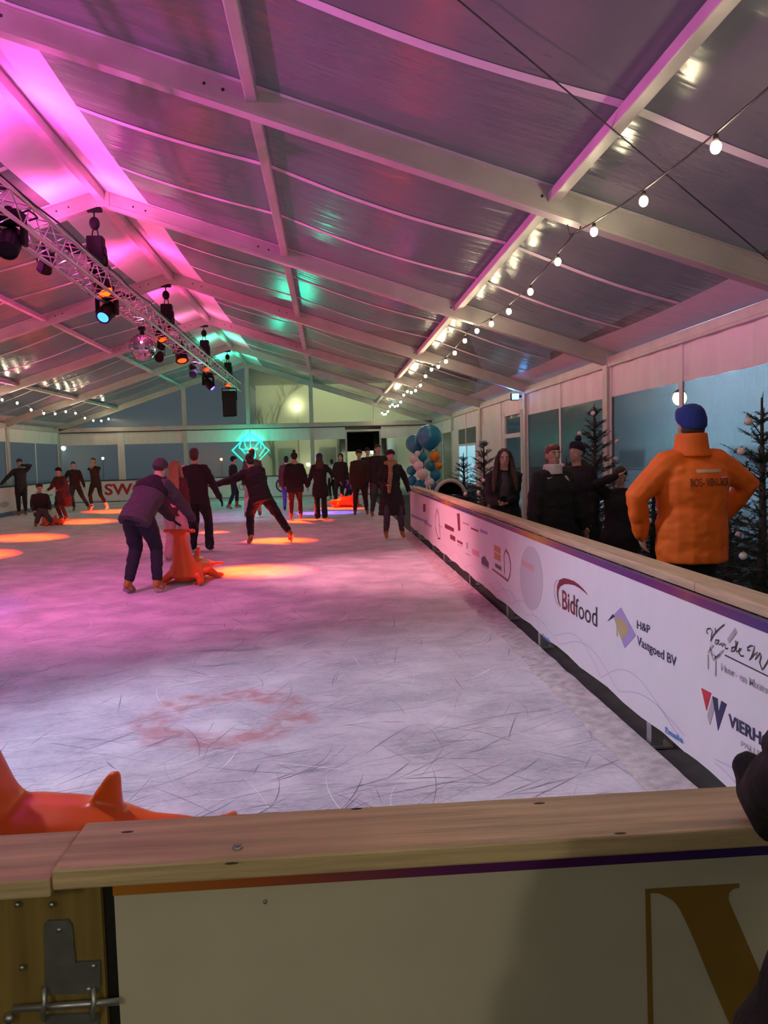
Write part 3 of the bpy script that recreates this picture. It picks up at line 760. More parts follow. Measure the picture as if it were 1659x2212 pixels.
secs = [(1.40, at_x(1481, 1400, BX).y), (at_x(1481, 1400, BX).y, 8.4), (8.4, 12.2), (12.2, 16.3)]
labs = ['white banner rink board with script lettering and a red and navy V emblem',
        'white banner rink board with dark red arc logo and lilac diamond logo',
        'rink board banner with grey oval and orange block emblems',
        'rink board banner of small faded emblems ending beside the balloons']
posts = [4.05, 6.27, 7.43, 9.45, 11.62, 12.84, 14.9, 16.15, 1.9]
SEC = []
for (ya, yb), lb in zip(secs, labs):
    r = tag(empty('rink_board', (BX, ya, 0)), lb, 'rink board', 'boards along the right side of the rink'); SEC.append(r)
    def Lc(x, y, z): return (x-BX, y-ya, z)
    mb = MB()
    nn = 18
    mb.grid(lambda u, v: Lc(BX+0.0, ya+(yb-ya)*u, 0.135+0.010*math.sin(7*u*(yb-ya))*(1-v)+(BH-0.05-0.135)*v), nn, 3)
    mb.grid(lambda u, v: Lc(BX+0.025, ya+(yb-ya)*u, 0.15+(BH-0.05-0.15)*v), nn, 1)
    mb.box(Lc(BX+0.004, ya+0.003, 0.16), Lc(BX+0.024, yb-0.003, BH-0.05)); mb.build('banner', ban, r)
    mb = MB(); mb.rbox(Lc(RI, ya, BH-0.045), Lc(RO, yb-0.004, BH), 0.006); mb.build('top_rail', rail_y, r)
    mb = MB(); mb.box(Lc(BX-0.004, ya, BH-0.085), Lc(BX+0.03, yb, BH-0.045)); mb.build('colour_strip', strip_y, r)
    for py in posts:
        if ya <= py < yb:
            mb = MB(); mb.rbox(Lc(BX+0.005, py-0.03, 0.0), Lc(BX+0.075, py+0.03, BH-0.05), 0.006); mb.box(Lc(BX-0.05, py-0.05, 0.0), Lc(BX+0.12, py+0.05, 0.012)); mb.build('post', steel, r)
    mb = MB(); mb.box(Lc(BX+0.026, ya, 0.30), Lc(BX+0.07, yb, 0.34)); mb.box(Lc(BX+0.026, ya, 0.70), Lc(BX+0.07, yb, 0.74)); mb.build('back_brace', steel, r)
def sec_of(y):
    for (a, b), r in zip(secs, SEC):
        if a <= y < b: return r
    return SEC[0] if y < 3 else SEC[-1]

# --- prints on the right boards, laid on the board face
_lay = [0]
def bxp(px, py): p = at_x(px, py, BX); return (p.y, p.z)
def pr_poly(name, pts, m, px=True):
    q = [bxp(*p) if px else p for p in pts]; r = sec_of(sum(p[0] for p in q)/len(q)); o = Vector(r.location)
    _lay[0] += 1; e = 0.002+0.00012*(_lay[0] % 12)
    mb = MB(); mb.prism(q, lambda y, z: Vector((BX-e, y, z))-o, lambda y, z: Vector((BX+0.001, y, z))-o); return mb.build(name, m, r)
def pr_line(name, pts, m, w=0.006, px=True):
    q = [bxp(*p) if px else p for p in pts]; r = sec_of(sum(p[0] for p in q)/len(q)); o = Vector(r.location)
    mb = MB()
    L_, R_ = [], []
    for i, p in enumerate(q):
        a = q[max(0, i-1)]; b = q[min(len(q)-1, i+1)]
        d = Vector((b[0]-a[0], b[1]-a[1])); d = d.normalized() if d.length > 1e-9 else Vector((1, 0))
        ww = w[i] if isinstance(w, (list, tuple)) else w
        L_.append((p[0]-d.y*ww/2, p[1]+d.x*ww/2)); R_.append((p[0]+d.y*ww/2, p[1]-d.x*ww/2))
    vs = []
    for a, b in zip(L_, R_): vs += [Vector((BX-0.0026, *a))-o, Vector((BX-0.0026, *b))-o]
    mb.add(vs, [(2*i, 2*i+1, 2*i+3, 2*i+2) for i in range(len(q)-1)])
    return mb.build(name, m, r, fix=False)
def pr_text(name, body, p0, p1, cap, m, bold=0.0, shear=0.0):
    (ya, za), (yb, zb) = bxp(*p0), bxp(*p1); zc = bxp(p0[0], p0[1]-cap)[1]
    w = abs(yb-ya); vs, fs = text_mesh(body, w, zc-za, bold, shear); r = sec_of((ya+yb)/2); o = Vector(r.location)
    mb = MB(); mb.add([Vector((BX-0.0028, ya+(yb-ya)*u/w, za+(zb-za)*u/w+v))-o for u, v in vs], fs); return mb.build(name, m, r, fix=False)
def Z8(x, y): return (1460+x/5.397, 1310+y/5.395)
def Z7(x, y): return (1180+x/5.53, 1230+y/5.53)
def Z5(x, y): return (860+x/4.1475, 1050+y/4.147)
# script lettering on the nearest board
for st in ([(380,320),(362,300),(370,262),(405,255),(430,290),(415,350),(408,405),(440,340),(480,290),(520,250),(572,210)], [(465,250),(466,310)],
           [(510,395),(470,390),(460,425),(480,440),(505,405),(510,445),(530,440),(537,420),(545,470),(560,435),(580,440),(580,490),(612,490)],
           [(700,470),(655,480),(650,520),(680,525),(705,480),(725,410),(700,400),(705,470),(712,530),(750,510),(770,490),(745,490),(740,545),(770,580),(800,575)],
           [(870,510),(840,510),(840,480),(880,455),(925,465),(900,550),(860,625),(920,560),(955,530),(930,620),(990,540),(1000,580),(980,650),(1010,740),(1040,700),(1074,640),(1090,600)]):
    pr_line('script_lettering', [Z8(*p) for p in st], blk, 0.0065)
pr_line('underline', [Z8(575, 565), Z8(1180, 862)], blk, 0.006)
pr_line('brush_stroke', [Z8(615, 405), Z8(705, 275)], gry, 0.022)
for st in ([(378,560),(380,730)], [(400,470),(420,560),(440,620),(560,510)], [(380,540),(440,450)], [(470,600),(465,810)], [(440,560),(480,600),(520,560)]):
    pr_line('sketch_line', [Z8(*p) for p in st], gry, 0.010)
pr_text('lettering', 'Huur- en Maatwerk', Z8(535, 745), Z8(1240, 1110), 16, gry, 0.01)
pr_poly('emblem_red', [Z8(300, 950), Z8(415, 1010), Z8(360, 1215)], redm)
pr_poly('emblem_grey', [Z8(430, 1050), Z8(370, 1270), Z8(400, 1380), Z8(450, 1200)], gry)
pr_poly('emblem_navy', [Z8(430, 1045), Z8(487, 1072), Z8(500, 1240), Z8(535, 1100), Z8(595, 1140), Z8(495, 1445)], navy)
pr_text('lettering', 'VIERHO', Z8(618, 1385), Z8(1130, 1690), 26, navy, 0.03)
pr_text('lettering', 'PALLET', Z8(765, 1625), Z8(1050, 1790), 12, gry, 0.01)
pr_line('underline', [Z8(840, 1690), Z8(980, 1780)], blk, 0.004)
pr_text('lettering', 'Emelie', (1438, 1582), (1476, 1606), 13, blu, 0.03)
pr_text('lettering', 'Emelie', (1173, 1376), (1190, 1390), 8, blu, 0.03)
# arc logo
pr_line('logo_arc', [Z7(*p) for p in ((175,445),(150,380),(137,300),(140,225),(165,165),(215,140),(270,145),(340,165),(400,205),(455,255),(497,300))], dred, [0.006,0.02,0.034,0.045,0.05,0.045,0.036,0.028,0.02,0.013,0.004])
pr_line('logo_arc', [Z7(*p) for p in ((165,455),(120,380),(98,290),(100,200),(120,145),(150,120))], gry, [0.003,0.012,0.016,0.016,0.012,0.003])
pr_text('lettering', 'Bid', Z7(195, 465), Z7(345, 545), 40, dred, 0.012)
pr_text('lettering', 'food', Z7(352, 560), Z7(612, 690), 40, blk, 0.0)
# diamond logo
pr_poly('logo_diamond', [Z7(*p) for p in ((895,455),(1075,790),(940,940),(850,700),(805,545))], plum)
pr_poly('logo_peak', [Z7(*p) for p in ((735,620),(795,535),(830,560))], navy)
pr_poly('logo_figure', [Z7(*p) for p in ((820,570),(905,590),(960,640),(985,720),(950,800),(905,840),(850,700))], gold)
pr_line('logo_line', [Z7(*p) for p in ((845,600),(850,800))], gold, 0.012)
pr_line('logo_line', [Z7(*p) for p in ((890,640),(940,700),(930,760),(900,720))], lgr, 0.012)
pr_text('lettering', 'H&P', Z7(1088, 700), Z7(1245, 770), 17, navy, 0.01)
pr_text('lettering', 'Vastgoed BV', Z7(1090, 895), Z7(1560, 1165), 19, navy, 0.01)
# grey oval with pink heading
ov = [(1195+102*math.cos(2*PI*i/28)**1, 825+285*math.sin(2*PI*i/28)) for i in range(28)]
pr_poly('oval', [Z5(x, y+0.30*(x-1195)) for x, y in ov], lgr)
pr_poly('oval_heading', [Z5(*p) for p in ((1110,655),(1220,715),(1220,770),(1110,705))], pnk)
for k, (a, b, w) in enumerate(((1115, 1270, 0.018), (1120, 1265, 0.012))):
    pr_line('oval_line', [Z5(a, 760+45*k), Z5(b, 850+45*k)], gry, w)
# orange blocks with a D-shaped arc
pr_poly('logo_block', [Z5(*p) for p in ((862,525),(918,555),(918,610),(862,578))], orn)
pr_poly('logo_block', [Z5(*p) for p in ((862,590),(918,622),(918,678),(862,648))], orn)
pr_poly('logo_block', [Z5(*p) for p in ((870,690),(925,725),(925,758),(870,722))], blk)
pr_line('logo_arc', [Z5(*p) for p in ((845,742),(985,848),(1005,790),(1010,700),(990,610),(965,572),(950,620),(955,780))], dred, 0.022)
# smaller emblems towards the far end
for pts, m in ((((748,640),(775,625),(812,690),(812,735),(748,695)), navy), (((665,560),(725,590),(725,640),(665,608)), pnk), (((530,480),(578,505),(578,528),(530,500)), dred),
               (((612,505),(625,505),(625,560),(612,560)), gry), (((468,430),(512,455),(512,498),(468,470)), dred), (((420,335),(500,378),(500,412),(420,375)), dred),
               (((528,245),(552,245),(557,400),(540,400)), dred), (((655,370),(718,395),(718,412),(655,385)), dred), (((580,320),(635,340),(635,355),(580,335)), gry), (((735,385),(800,410),(800,435),(735,410)), plum),
               (((120,250),(210,290),(260,310),(260,330),(120,275)), plum), (((225,160),(245,160),(245,230),(225,230)), dred), (((235,320),(300,350),(300,372),(235,338)), plum)):
    pr_poly('small_emblem', [Z5(*p) for p in pts], m)
pr_line('emblem_ring', [Z5(*p) for p in ((350,205),(335,280),(335,370),(360,470),(378,470),(372,370),(365,260),(350,205))], dred, 0.03)
for a, b in (((360,345),(395,370)), ((535,520),(580,545)), ((605,600),(650,625)), ((750,710),(812,745))): pr_line('emblem_line', [Z5(*a), Z5(*b)], gry, 0.012)
# faint wave print along the lower edge
def wave(y0, y1, amp, ph, z0):
    n = 30; pr_line('wave_print', [(y0+(y1-y0)*i/n, z0+amp*abs(math.sin(ph+2.6*(y1-y0)*i/n))*(0.4+0.6*math.sin(PI*i/n))) for i in range(n+1)], wav, 0.007, px=False)
for args in ((2.0, 3.3, 0.14, 0.4, 0.17), (2.0, 3.3, 0.10, 1.6, 0.18), (3.6, 5.8, 0.20, 0.1, 0.17), (3.6, 6.0, 0.15, 0.9, 0.17), (6.2, 8.3, 0.16, 0.5, 0.17), (6.0, 8.3, 0.12, 1.3, 0.18), (8.6, 12.0, 0.12, 0.2, 0.18)): wave(*args)

# snow scraped up along the boards
snow_m = mat('scraped_snow', (0.62, 0.60, 0.54), 0.9, var=0.25, vscale=14, bump=0.4, bscale=35)
mb = MB(); mb.grid(lambda u, v: (BX-0.006-0.22*u - u*(0.012*math.sin(v*140)+0.02*noise.noise(Vector((0, v*40, 3)))), 1.45+14.8*v, 0.004+(0.020+0.012*noise.noise(Vector((u*3, v*60, 0))))*(1-u)**1.2), 6, 180)
o = mb.build('scraped_snow', snow_m, smooth=True, fix=False); tag(o, 'ridge of scraped grey snow along the foot of the right boards', 'snow', kind='stuff')

# --- far boards in front of the gable
FY = GY-0.55
def far_board(label, x0, x1):
    r = tag(empty('rink_board', (x0, FY, 0)), label, 'rink board', 'boards along the far end of the rink')
    mb = MB(); mb.box((0, 0, 0.18), (x1-x0-0.01, 0.03, 0.93)); mb.build('banner', ban, r)
    mb = MB(); mb.rbox((0, -0.03, 0.93), (x1-x0-0.01, 0.09, 0.965), 0.006); mb.build('top_rail', dark, r)
    mb = MB(); mb.box((0, 0.0, 0.0), (x1-x0-0.01, 0.03, 0.10)); mb.box((0, -0.004, 0.155), (x1-x0-0.01, 0.03, 0.18)); mb.build('kick_strip', ban, r)
    n = 3
    for k in range(n):
        xx = (x1-x0)*(k+0.5)/n; mb = MB(); mb.box((xx-0.03, 0.03, 0), (xx+0.03, 0.09, 0.93)); mb.build('post', steel, r)
    return r
def far_text(r, body, x0, x1, z0, cap, m, bold=0.02):
    vs, fs = text_mesh(body, x1-x0, cap, bold); mb = MB()
    mb.add([(x0-r.location.x+u, -0.004, z0+v) for u, v in vs], fs); mb.build('lettering', m, r, fix=False)
fb1 = far_board('far rink board with large red capital letters on white', -7.1, -2.6)
fb2 = far_board('far rink board with green glow under the neon sign', -2.6, 1.2)
fb3 = far_board('far rink board with dark round emblem beside the doorway', 1.2, 4.85)
lred = mat('print_letter_red', (0.50, 0.02, 0.035), 0.5)
far_text(fb1, 'P', at_y(145, 1060, FY).x, at_y(164, 1060, FY).x, 0.42, 0.42, lred, 0.03)
far_text(fb1, 'SWOO', at_y(226, 1060, FY).x, at_y(350, 1060, FY).x, 0.40, 0.42, lred, 0.03)
far_text(fb2, 'o', at_y(515, 1050, FY).x, at_y(529, 1050, FY).x, 0.42, 0.26, gry, 0.0)
far_text(fb2, 'u', at_y(531, 1050, FY).x, at_y(545, 1050, FY).x, 0.42, 0.26, gry, 0.0)
mb = MB(); c = at_y(612, 1048, FY).x - 1.2
mb.loft([[(c+0.30*s*math.cos(2*PI*i/24), -0.003-0.001*k, 0.58+0.30*s*math.sin(2*PI*i/24)) for i in range(24)] for k, s in enumerate((1.0, 0.78))], cap=False); mb.build('emblem_ring', blk, fb3, fix=False)
mb = MB(); mb.box((c-0.2, -0.004, 0.50), (c+0.2, -0.002, 0.57)); mb.build('emblem_bar', redm, fb3)

# --- boards down the left side
for (ya, yb) in ((8.0, 16.0), (16.0, 24.0), (24.0, GY-0.5)):
    r = tag(empty('rink_board', (-7.10, ya, 0)), ['', 'white rink board along the left tent wall', 'white rink board along the left wall with grey oval prints by the far corner'][1 if ya < 20 else 2], 'rink board', 'boards along the left side of the rink')
    mb = MB(); mb.box((-0.03, 0, 0.15), (0, yb-ya-0.01, 0.93)); mb.build('banner', ban, r)
    mb = MB(); mb.rbox((-0.10, 0, 0.93), (0.02, yb-ya-0.01, 0.965), 0.006); mb.build('top_rail', dark, r)
    for k in range(4):
        yy = (yb-ya)*(k+0.5)/4; mb = MB(); mb.box((-0.09, yy-0.03, 0), (-0.03, yy+0.03, 0.93)); mb.build('post', steel, r)
    if ya > 20:
        for yy, zz, ry, rz in ((1.6, 0.40, 0.35, 0.09), (3.0, 0.42, 0.35, 0.10), (4.6, 0.66, 0.3, 0.05), (5.6, 0.5, 0.4, 0.04), (2.6, 0.72, 0.12, 0.12)):
            mb = MB(); mb.prism([(yy+ry*math.cos(2*PI*i/18), zz+rz*math.sin(2*PI*i/18)) for i in range(18)], lambda y, z: (0.004, y, z), lambda y, z: (0.0, y, z)); mb.build('oval_print', gry, r)

# ================================================================== FRONT BOARD AND GATE NEXT TO THE CAMERA
PY = 1.31
front = tag(empty('rink_board', (2.70, PY, 0)), 'cream rink board with a large brown serif letter under a thick wooden rail', 'rink board')
fo = Vector(front.location)
def Lf(p): return Vector(p)-fo
cream = mat('cream_panel', (0.62, 0.58, 0.46), 0.5, var=0.03)
brown = mat('letter_brown', (0.30, 0.17, 0.03), 0.5)
xl = at_y(249, 1990, PY).x
mb = MB(); mb.box(Lf((xl, PY, 0.10)), Lf((BX+0.02, PY+0.03, 0.875))); mb.build('panel', cream, front)
mb = MB(); mb.box(Lf((xl, PY-0.006, 0.872)), Lf((BX+0.02, PY+0.03, 0.925))); mb.build('colour_strip', strip_x, front)
mb = MB()
vs = [(2.671, 1.392), (2.665, 1.228), (RI, 1.228), (RI, 1.392)]
mb.prism(vs, lambda x, y: Lf((x, y, BH-0.034)), lambda x, y: Lf((x, y, BH)))
o = mb.build('top_rail', rail_x, front)
bv = o.modifiers.new('round', 'BEVEL'); bv.width = 0.004; bv.segments = 2
def scr(name, px, py, y, r_, parent, org, m=steel):
    p = at_y(px, py, y); mb = MB(); mb.tube([p+Vector((0, 0, 0)), p+Vector((0, -0.004, 0))], [r_, r_*0.7], 10)
    mb.v = [tuple(Vector(v)-org) for v in mb.v]; mb.build(name, m, parent, smooth=True)
for (px, py) in ((573, 1947),): scr('screw', px, py, PY, 0.004, front, fo)
p = at_z(513, 1833, BH); mb = MB(); mb.ell(Lf(p+Vector((0, 0, 0.002))), (0.009, 0.009, 0.005), None, 12, 6); mb.box(Lf(p+Vector((-0.006, -0.001, 0.005))), Lf(p+Vector((0.006, 0.001, 0.0075)))); mb.build('carriage_bolt', steel, front, smooth=True)
for (px, py) in ((275, 1797), (500, 1865), (1340, 1800), (1165, 1735), (770, 1747)):
    p = at_z(px, py, BH); mb = MB(); mb.ell(Lf(p), (0.011, 0.004, 0.0008), None, 10, 4); mb.build('wood_knot', mat('knot', (0.06, 0.035, 0.015), 0.6), front, smooth=True)
for y_ in (2.78, 3.6, 4.5):
    mb = MB(); mb.rbox(Lf((y_-0.03, PY+0.03, 0)), Lf((y_+0.03, PY+0.09, 0.925)), 0.005); mb.build('post', steel, front)
def ZN(x, y): return (1000+x/2.5175, 1600+y/2.518)
def fp(px, py): p = at_y(px, py, PY); return (p.x, p.z)
def front_poly(pts):
    mb = MB(); q = [fp(*ZN(*p)) for p in pts]
    mb.prism(q, lambda x, z: Lf((x, PY-0.0025, z)), lambda x, z: Lf((x, PY+0.001, z))); mb.build('letter_stroke', brown, front)
front_poly([(990, 805), (1014, 805), (1016, 830), (1032, 1541), (1052, 2600), (1026, 2600), (1006, 1541)])
cur = [(1014, 804), (1500, 776), (1500, 796), (1468, 802), (1444, 826), (1440, 862), (1520, 1045), (1590, 1205), (1760, 1590), (2020, 2180), (2190, 2600), (1930, 2600), (1740, 2180), (1450, 1541), (1330, 1265), (1262, 1095), (1212, 985), (1178, 915), (1145, 872), (1105, 845), (1060, 826), (1015, 826)]
front_poly(cur)
front_poly([(2140, 770), (2168, 769), (2215, 2600), (2190, 2600)])
front_poly([(2000, 776), (2290, 762), (2290, 778), (2000, 792)])

# gate with its hinge to the left
gate = tag(empty('rink_gate', (2.2, PY, 0)), 'plywood rink gate with a grey steel hinge plate and bolt rod', 'gate')
go = Vector(gate.location)
ply = wood('plywood', (0.26, 0.18, 0.05), 0.25, 2)
xr = at_y(221, 1990, PY).x
mb = MB(); mb.rbox(Vector((1.2, PY, 0.08))-go, Vector((xr, PY+0.04, 0.928))-go, 0.003); mb.build('panel', ply, gate)
mb = MB(); mb.rbox(Vector((1.2, 1.228, 0.918))-go, Vector((2.663, 1.392, 0.948))-go, 0.004); mb.build('top_rail', rail_x, gate)
mb = MB(); mb.box(Vector((xr, PY+0.012, 0.05))-go, Vector((xl, PY+0.05, 0.925))-go); mb.build('gap_strip', dark, gate)
plate_m = mat('hinge_steel', (0.22, 0.23, 0.22), 0.45, 0.6, var=0.2, vscale=20)
def gp(px, py): p = at_y(px, py, PY); return (p.x, p.z)
q = [gp(*p) for p in ((97, 1995), (105, 1986), (150, 1984), (158, 1995), (165, 2075), (218, 2072), (219, 2128), (212, 2140), (100, 2145))]
mb = MB(); mb.prism(q, lambda x, z: Vector((x, PY-0.006, z))-go, lambda x, z: Vector((x, PY, z))-go); mb.build('hinge_plate', plate_m, gate)
for (px, py) in ((38, 1954), (112, 1954), (48, 2090), (128, 2008), (202, 2086), (192, 2136)): scr('screw', px, py, PY-0.006, 0.0055, gate, go)
a, b = at_y(30, 2180, PY-0.012), at_y(258, 2163, PY-0.012)
mb = MB(); mb.tube([a-go, b-go], 0.006, 10); mb.ell(at_y(20, 2200, PY-0.012)-go, (0.009, 0.008, 0.009)); mb.build('bolt_rod', steel, gate, smooth=True)
for px in (97, 203):
    c = at_y(px, 2165, PY-0.012)
    mb = MB(); mb.tube([c-go+Vector((0, 0, 0.022)), c-go+Vector((0.004, -0.012, 0.008)), c-go+Vector((0, -0.012, -0.012)), c-go+Vector((-0.004, 0.0, -0.03))], 0.0045, 7, True); mb.build('rod_clip', steel, gate, smooth=True)
mb = MB(); q = [gp(*p) for p in ((100, 2190), (215, 2185), (215, 2320), (90, 2320))]; mb.prism(q, lambda x, z: Vector((x, PY-0.005, z))-go, lambda x, z: Vector((x, PY, z))-go); mb.build('hinge_plate', plate_m, gate)
# ================================================================== SKATING AIDS (plastic seals)
def seal(label, loc, rz, col_m, s=1.0, voxel=0.02):
    r = tag(empty('skating_aid', loc, rz), label, 'skating aid', 'plastic seal skating aids on the ice')
    def ring_x(x, zc, hy, hz, n=14): return [(x*s, hy*s*math.cos(2*PI*i/n), (zc+hz*math.sin(2*PI*i/n))*s) for i in range(n)]
    def ring_z(z, xc, hx, hy, n=14): return [((xc+hx*math.cos(2*PI*i/n))*s, hy*s*math.sin(2*PI*i/n), z*s) for i in range(n)]
    mb = MB()
    # body lying along x: chest, saddle, rump, tail
    mb.loft([ring_x(0.02, 0.16, 0.10, 0.10), ring_x(0.10, 0.19, 0.20, 0.17), ring_x(0.25, 0.20, 0.23, 0.18), ring_x(0.42, 0.185, 0.22, 0.17), ring_x(0.56, 0.175, 0.19, 0.15), ring_x(0.70, 0.15, 0.14, 0.12), ring_x(0.84, 0.15, 0.10, 0.10), ring_x(0.93, 0.15, 0.06, 0.07)])
    # upright neck
    mb.loft([ring_z(0.10, 0.16, 0.19, 0.20), ring_z(0.28, 0.15, 0.16, 0.16), ring_z(0.42, 0.105, 0.105, 0.125), ring_z(0.58, 0.07, 0.08, 0.095), ring_z(0.68, 0.06, 0.075, 0.085), ring_z(0.74, 0.055, 0.07, 0.08)])
    mb.rbox((-0.02*s, -0.13*s, 0.69*s), (0.13*s, 0.13*s, 0.76*s), 0.02*s)
    # back fin
    mb.loft([[((0.46+0.02*k)*s, 0.035*s*(1-k*0.25), (0.30)*s), ((0.46+0.035*k)*s, -0.035*s, 0.30*s), ((0.60)*s, -0.035*s, 0.28*s), (0.60*s, 0.035*s, 0.28*s)] for k in (0,)] +
            [[(0.50*s, 0.028*s, 0.38*s), (0.50*s, -0.028*s, 0.38*s), (0.60*s, -0.028*s, 0.37*s), (0.60*s, 0.028*s, 0.37*s)], [(0.555*s, 0.02*s, 0.45*s), (0.555*s, -0.02*s, 0.45*s), (0.60*s, -0.02*s, 0.455*s), (0.60*s, 0.02*s, 0.455*s)]])
    # tail flukes and front flippers reaching the ice
    for sy in (-1, 1):
        mb.loft([[(x*s, sy*y*s+dy*s, z*s+dz*s) for dy, dz in ((-0.03, -0.02), (0.03, -0.02), (0.03, 0.03), (-0.03, 0.03))] for x, y, z in ((0.86, 0.02, 0.15), (0.95, 0.09, 0.17), (1.02, 0.17, 0.16))])
        mb.tube([(0.20*s, sy*0.17*s, 0.16*s), (0.10*s, sy*0.26*s, 0.07*s), (-0.02*s, sy*0.31*s, 0.035*s)], [0.075*s, 0.055*s, 0.035*s], 10, True)
        mb.tube([(0.60*s, sy*0.14*s, 0.12*s), (0.66*s, sy*0.22*s, 0.045*s), (0.78*s, sy*0.25*s, 0.035*s)], [0.07*s, 0.05*s, 0.035*s], 10, True)
    fused('body', mb, col_m, r, voxel*s, 5)
    mb = MB(); mb.tube([(0.055*s, -0.21*s, 0.735*s), (0.055*s, 0.21*s, 0.735*s)], 0.026*s, 10, True); mb.build('handle_bar', col_m, r, smooth=True)
    for sy in (-1, 1):
        mb = MB(); mb.box((0.02*s, sy*0.21*s-0.006, 0.0), (0.80*s, sy*0.21*s+0.006, 0.03*s)); mb.build('runner', col_m, r)
    return r
orange_pl = mat('orange_plastic', (0.78, 0.10, 0.008), 0.32, var=0.04, vscale=3, spec=0.5)
seal('orange plastic seal skating aid by the wooden front rail', (1.72, 2.92, 0.0), R(3), orange_pl, 0.98, 0.014)
seal('orange plastic seal pushed by the bent skater in a grey coat', (1.15, 10.28, 0.0), R(72), orange_pl, 0.96, 0.018)
seal('red-lit plastic seal carrying the seated skater', (at_z(118, 1136).x-0.35, at_z(118, 1136).y+0.1, 0), R(35), orange_pl, 0.62)
seal('red-lit plastic seal between the far skaters near the doorway', (at_z(775, 1095).x, at_z(775, 1095).y, 0), R(168), orange_pl, 1.0)

# ================================================================== CHRISTMAS TREES
needle_m = mat('fir_needles', (0.013, 0.026, 0.014), 0.55, var=0.4, vscale=8)
bark_m = mat('bark', (0.06, 0.042, 0.03), 0.85, var=0.3, vscale=20)
pot_m = mat('pot_wood', (0.14, 0.10, 0.06), 0.7, var=0.2)
bauble_m = mat('white_bauble', (0.72, 0.62, 0.58), 0.35)
gold_m = mat('bauble_cap', (0.5, 0.4, 0.2), 0.35, 0.9)
def fir(label, loc, h, rad, seed, nb=8, bare=0.3):
    r = tag(empty('christmas_tree', loc), label, 'tree', 'christmas trees behind the boards'); q = random.Random(seed)
    mb = MB(); mb.tube([(0, 0, 0.2), (0.01, 0, h*0.5), (0, 0.01, h)], [0.045, 0.03, 0.008], 8); mb.build('trunk', bark_m, r, smooth=True)
    mb = MB(); mb.tube([(0, 0, 0), (0, 0, 0.3)], [0.15, 0.19], 12); mb.build('pot', pot_m, r)
    mb = MB(); tips = []
    def twig(a, d, L, th):
        a = Vector(a); d = Vector(d).normalized(); b = a + d*L
        mb.tube([a, b], [th, th*0.4], 4, cap=False)
        u = d.orthogonal().normalized(); w = d.cross(u); n = max(3, int(L/0.012))
        for i in range(n):
            p = a + d*(L*(i+0.5)/n)
            for k in range(5):
                an = q.uniform(0, 2*PI); nl = q.uniform(0.018, 0.030)
                dirn = (u*math.cos(an)+w*math.sin(an)+d*0.55).normalized(); e = p+dirn*nl
                sd = d.cross(dirn).normalized()*0.0018
                mb.add([p-sd, p+sd, e], [(0, 1, 2)])
        return b
    z = 0.35
    while z < h*0.985:
        f = 1-(z-0.25)/(h-0.25); Lr = rad*(f**0.85)+0.05; m = nb+2 if f > 0.2 else 6
        off = q.uniform(0, 6.28)
        for k in range(m):
            a = off+2*PI*k/m+q.gauss(0, 0.15); L_ = Lr*q.uniform(0.7, 1.1); rise = 0.10+0.75*(1-f)**1.5
            p0 = Vector((0, 0, z+q.uniform(-0.04, 0.04))); prev = p0; nseg = max(2, int(L_/0.13))
            for s_ in range(nseg):
                t = s_/nseg
                d = Vector((math.cos(a), math.sin(a), rise-0.25*t*f+0.25*t*t)); nxt = twig(prev, d, L_/nseg, 0.006*(1-t*0.6))
                if s_ > 0 or f < 0.3:
                    for sg in (-1, 1, 0):
                        if sg == 0 and q.random() < 0.5: continue
                        dd = Vector((math.cos(a+sg*0.85), math.sin(a+sg*0.85), rise*0.6+q.uniform(-0.1, 0.1))); tl = (0.20*(1-t*0.5))*(0.45+0.55*f)*q.uniform(0.7, 1.1)
                        twig(prev, dd, tl, 0.003)
                prev = nxt
            tips.append(prev)
        z += 0.065+0.12*(1-f)
    twig((0, 0, h-0.12), (0.02, 0, 1), 0.16, 0.005)
    o = mb.build('branches', needle_m, r, fix=False); o['kind'] = 'stuff'
    return r, [Vector(loc)+t for t in tips]
def bauble(label, p, rad=0.035):
    b = tag(empty('bauble', p), label, 'ornament', 'pale baubles on the christmas trees')
    mb = MB(); mb.ell((0, 0, -rad), rad, None, 14, 9); mb.build('ball', bauble_m, b, smooth=True)
    mb = MB(); mb.tube([(0, 0, -0.004), (0, 0, 0.008)], 0.008, 8); mb.build('cap', gold_m, b)
def on_tree(c, tips, n, seed, label, rad, towards=CAM):
    q = random.Random(seed); d = (towards-c); d.z = 0; d.normalize()
    good = [t for t in tips if (Vector((t.x-c.x, t.y-c.y, 0))).dot(d) > 0.02 and t.z > 0.75]; q.shuffle(good)
    used = []
    for t in good:
        if len(used) < n and all((t-u).length > 0.2 for u in used): used.append(t); bauble(label, t+Vector((0, 0, -0.004)), rad)
TREES = [('dark fir tree hung with pale baubles beside the man in the orange jacket', (6.44, 5.85, 0), 1.97, 0.80, 3, 12),
         ('dark fir tree with a long bare leader behind the person in the pompom hat', (6.45, 9.7, 0), 2.15, 0.72, 5, 10),
         ('dark fir tree between the balloons and the girl with the phone', (5.62, 12.6, 0), 1.78, 0.62, 8, 8),
         ('small green fir tree right behind the balloon column', (6.15, 17.6, 0), 1.62, 0.60, 12, 5),
         ('low dark fir tree between the seated visitor and the orange jacket', (6.70, 7.75, 0), 1.2, 0.6, 17, 6),
         ('dense dark fir tree in the shadow behind the young man', (6.55, 11.2, 0), 1.5, 0.75, 21, 5),
         ('dense dark fir tree against the wall right of the pompom hat', (6.80, 8.75, 0), 1.35, 0.5, 23, 4),
         ('wide dark fir tree low behind the orange jacket', (6.75, 6.95, 0), 1.2, 0.52, 27, 4)]
BLS = ['beside the man in orange', 'behind the pompom hat', 'between the balloons and the girl', 'behind the balloon column', 'near the visitor in the olive hat', 'in the dark row along the wall', 'in the dark row along the wall', 'in the dark row along the wall']
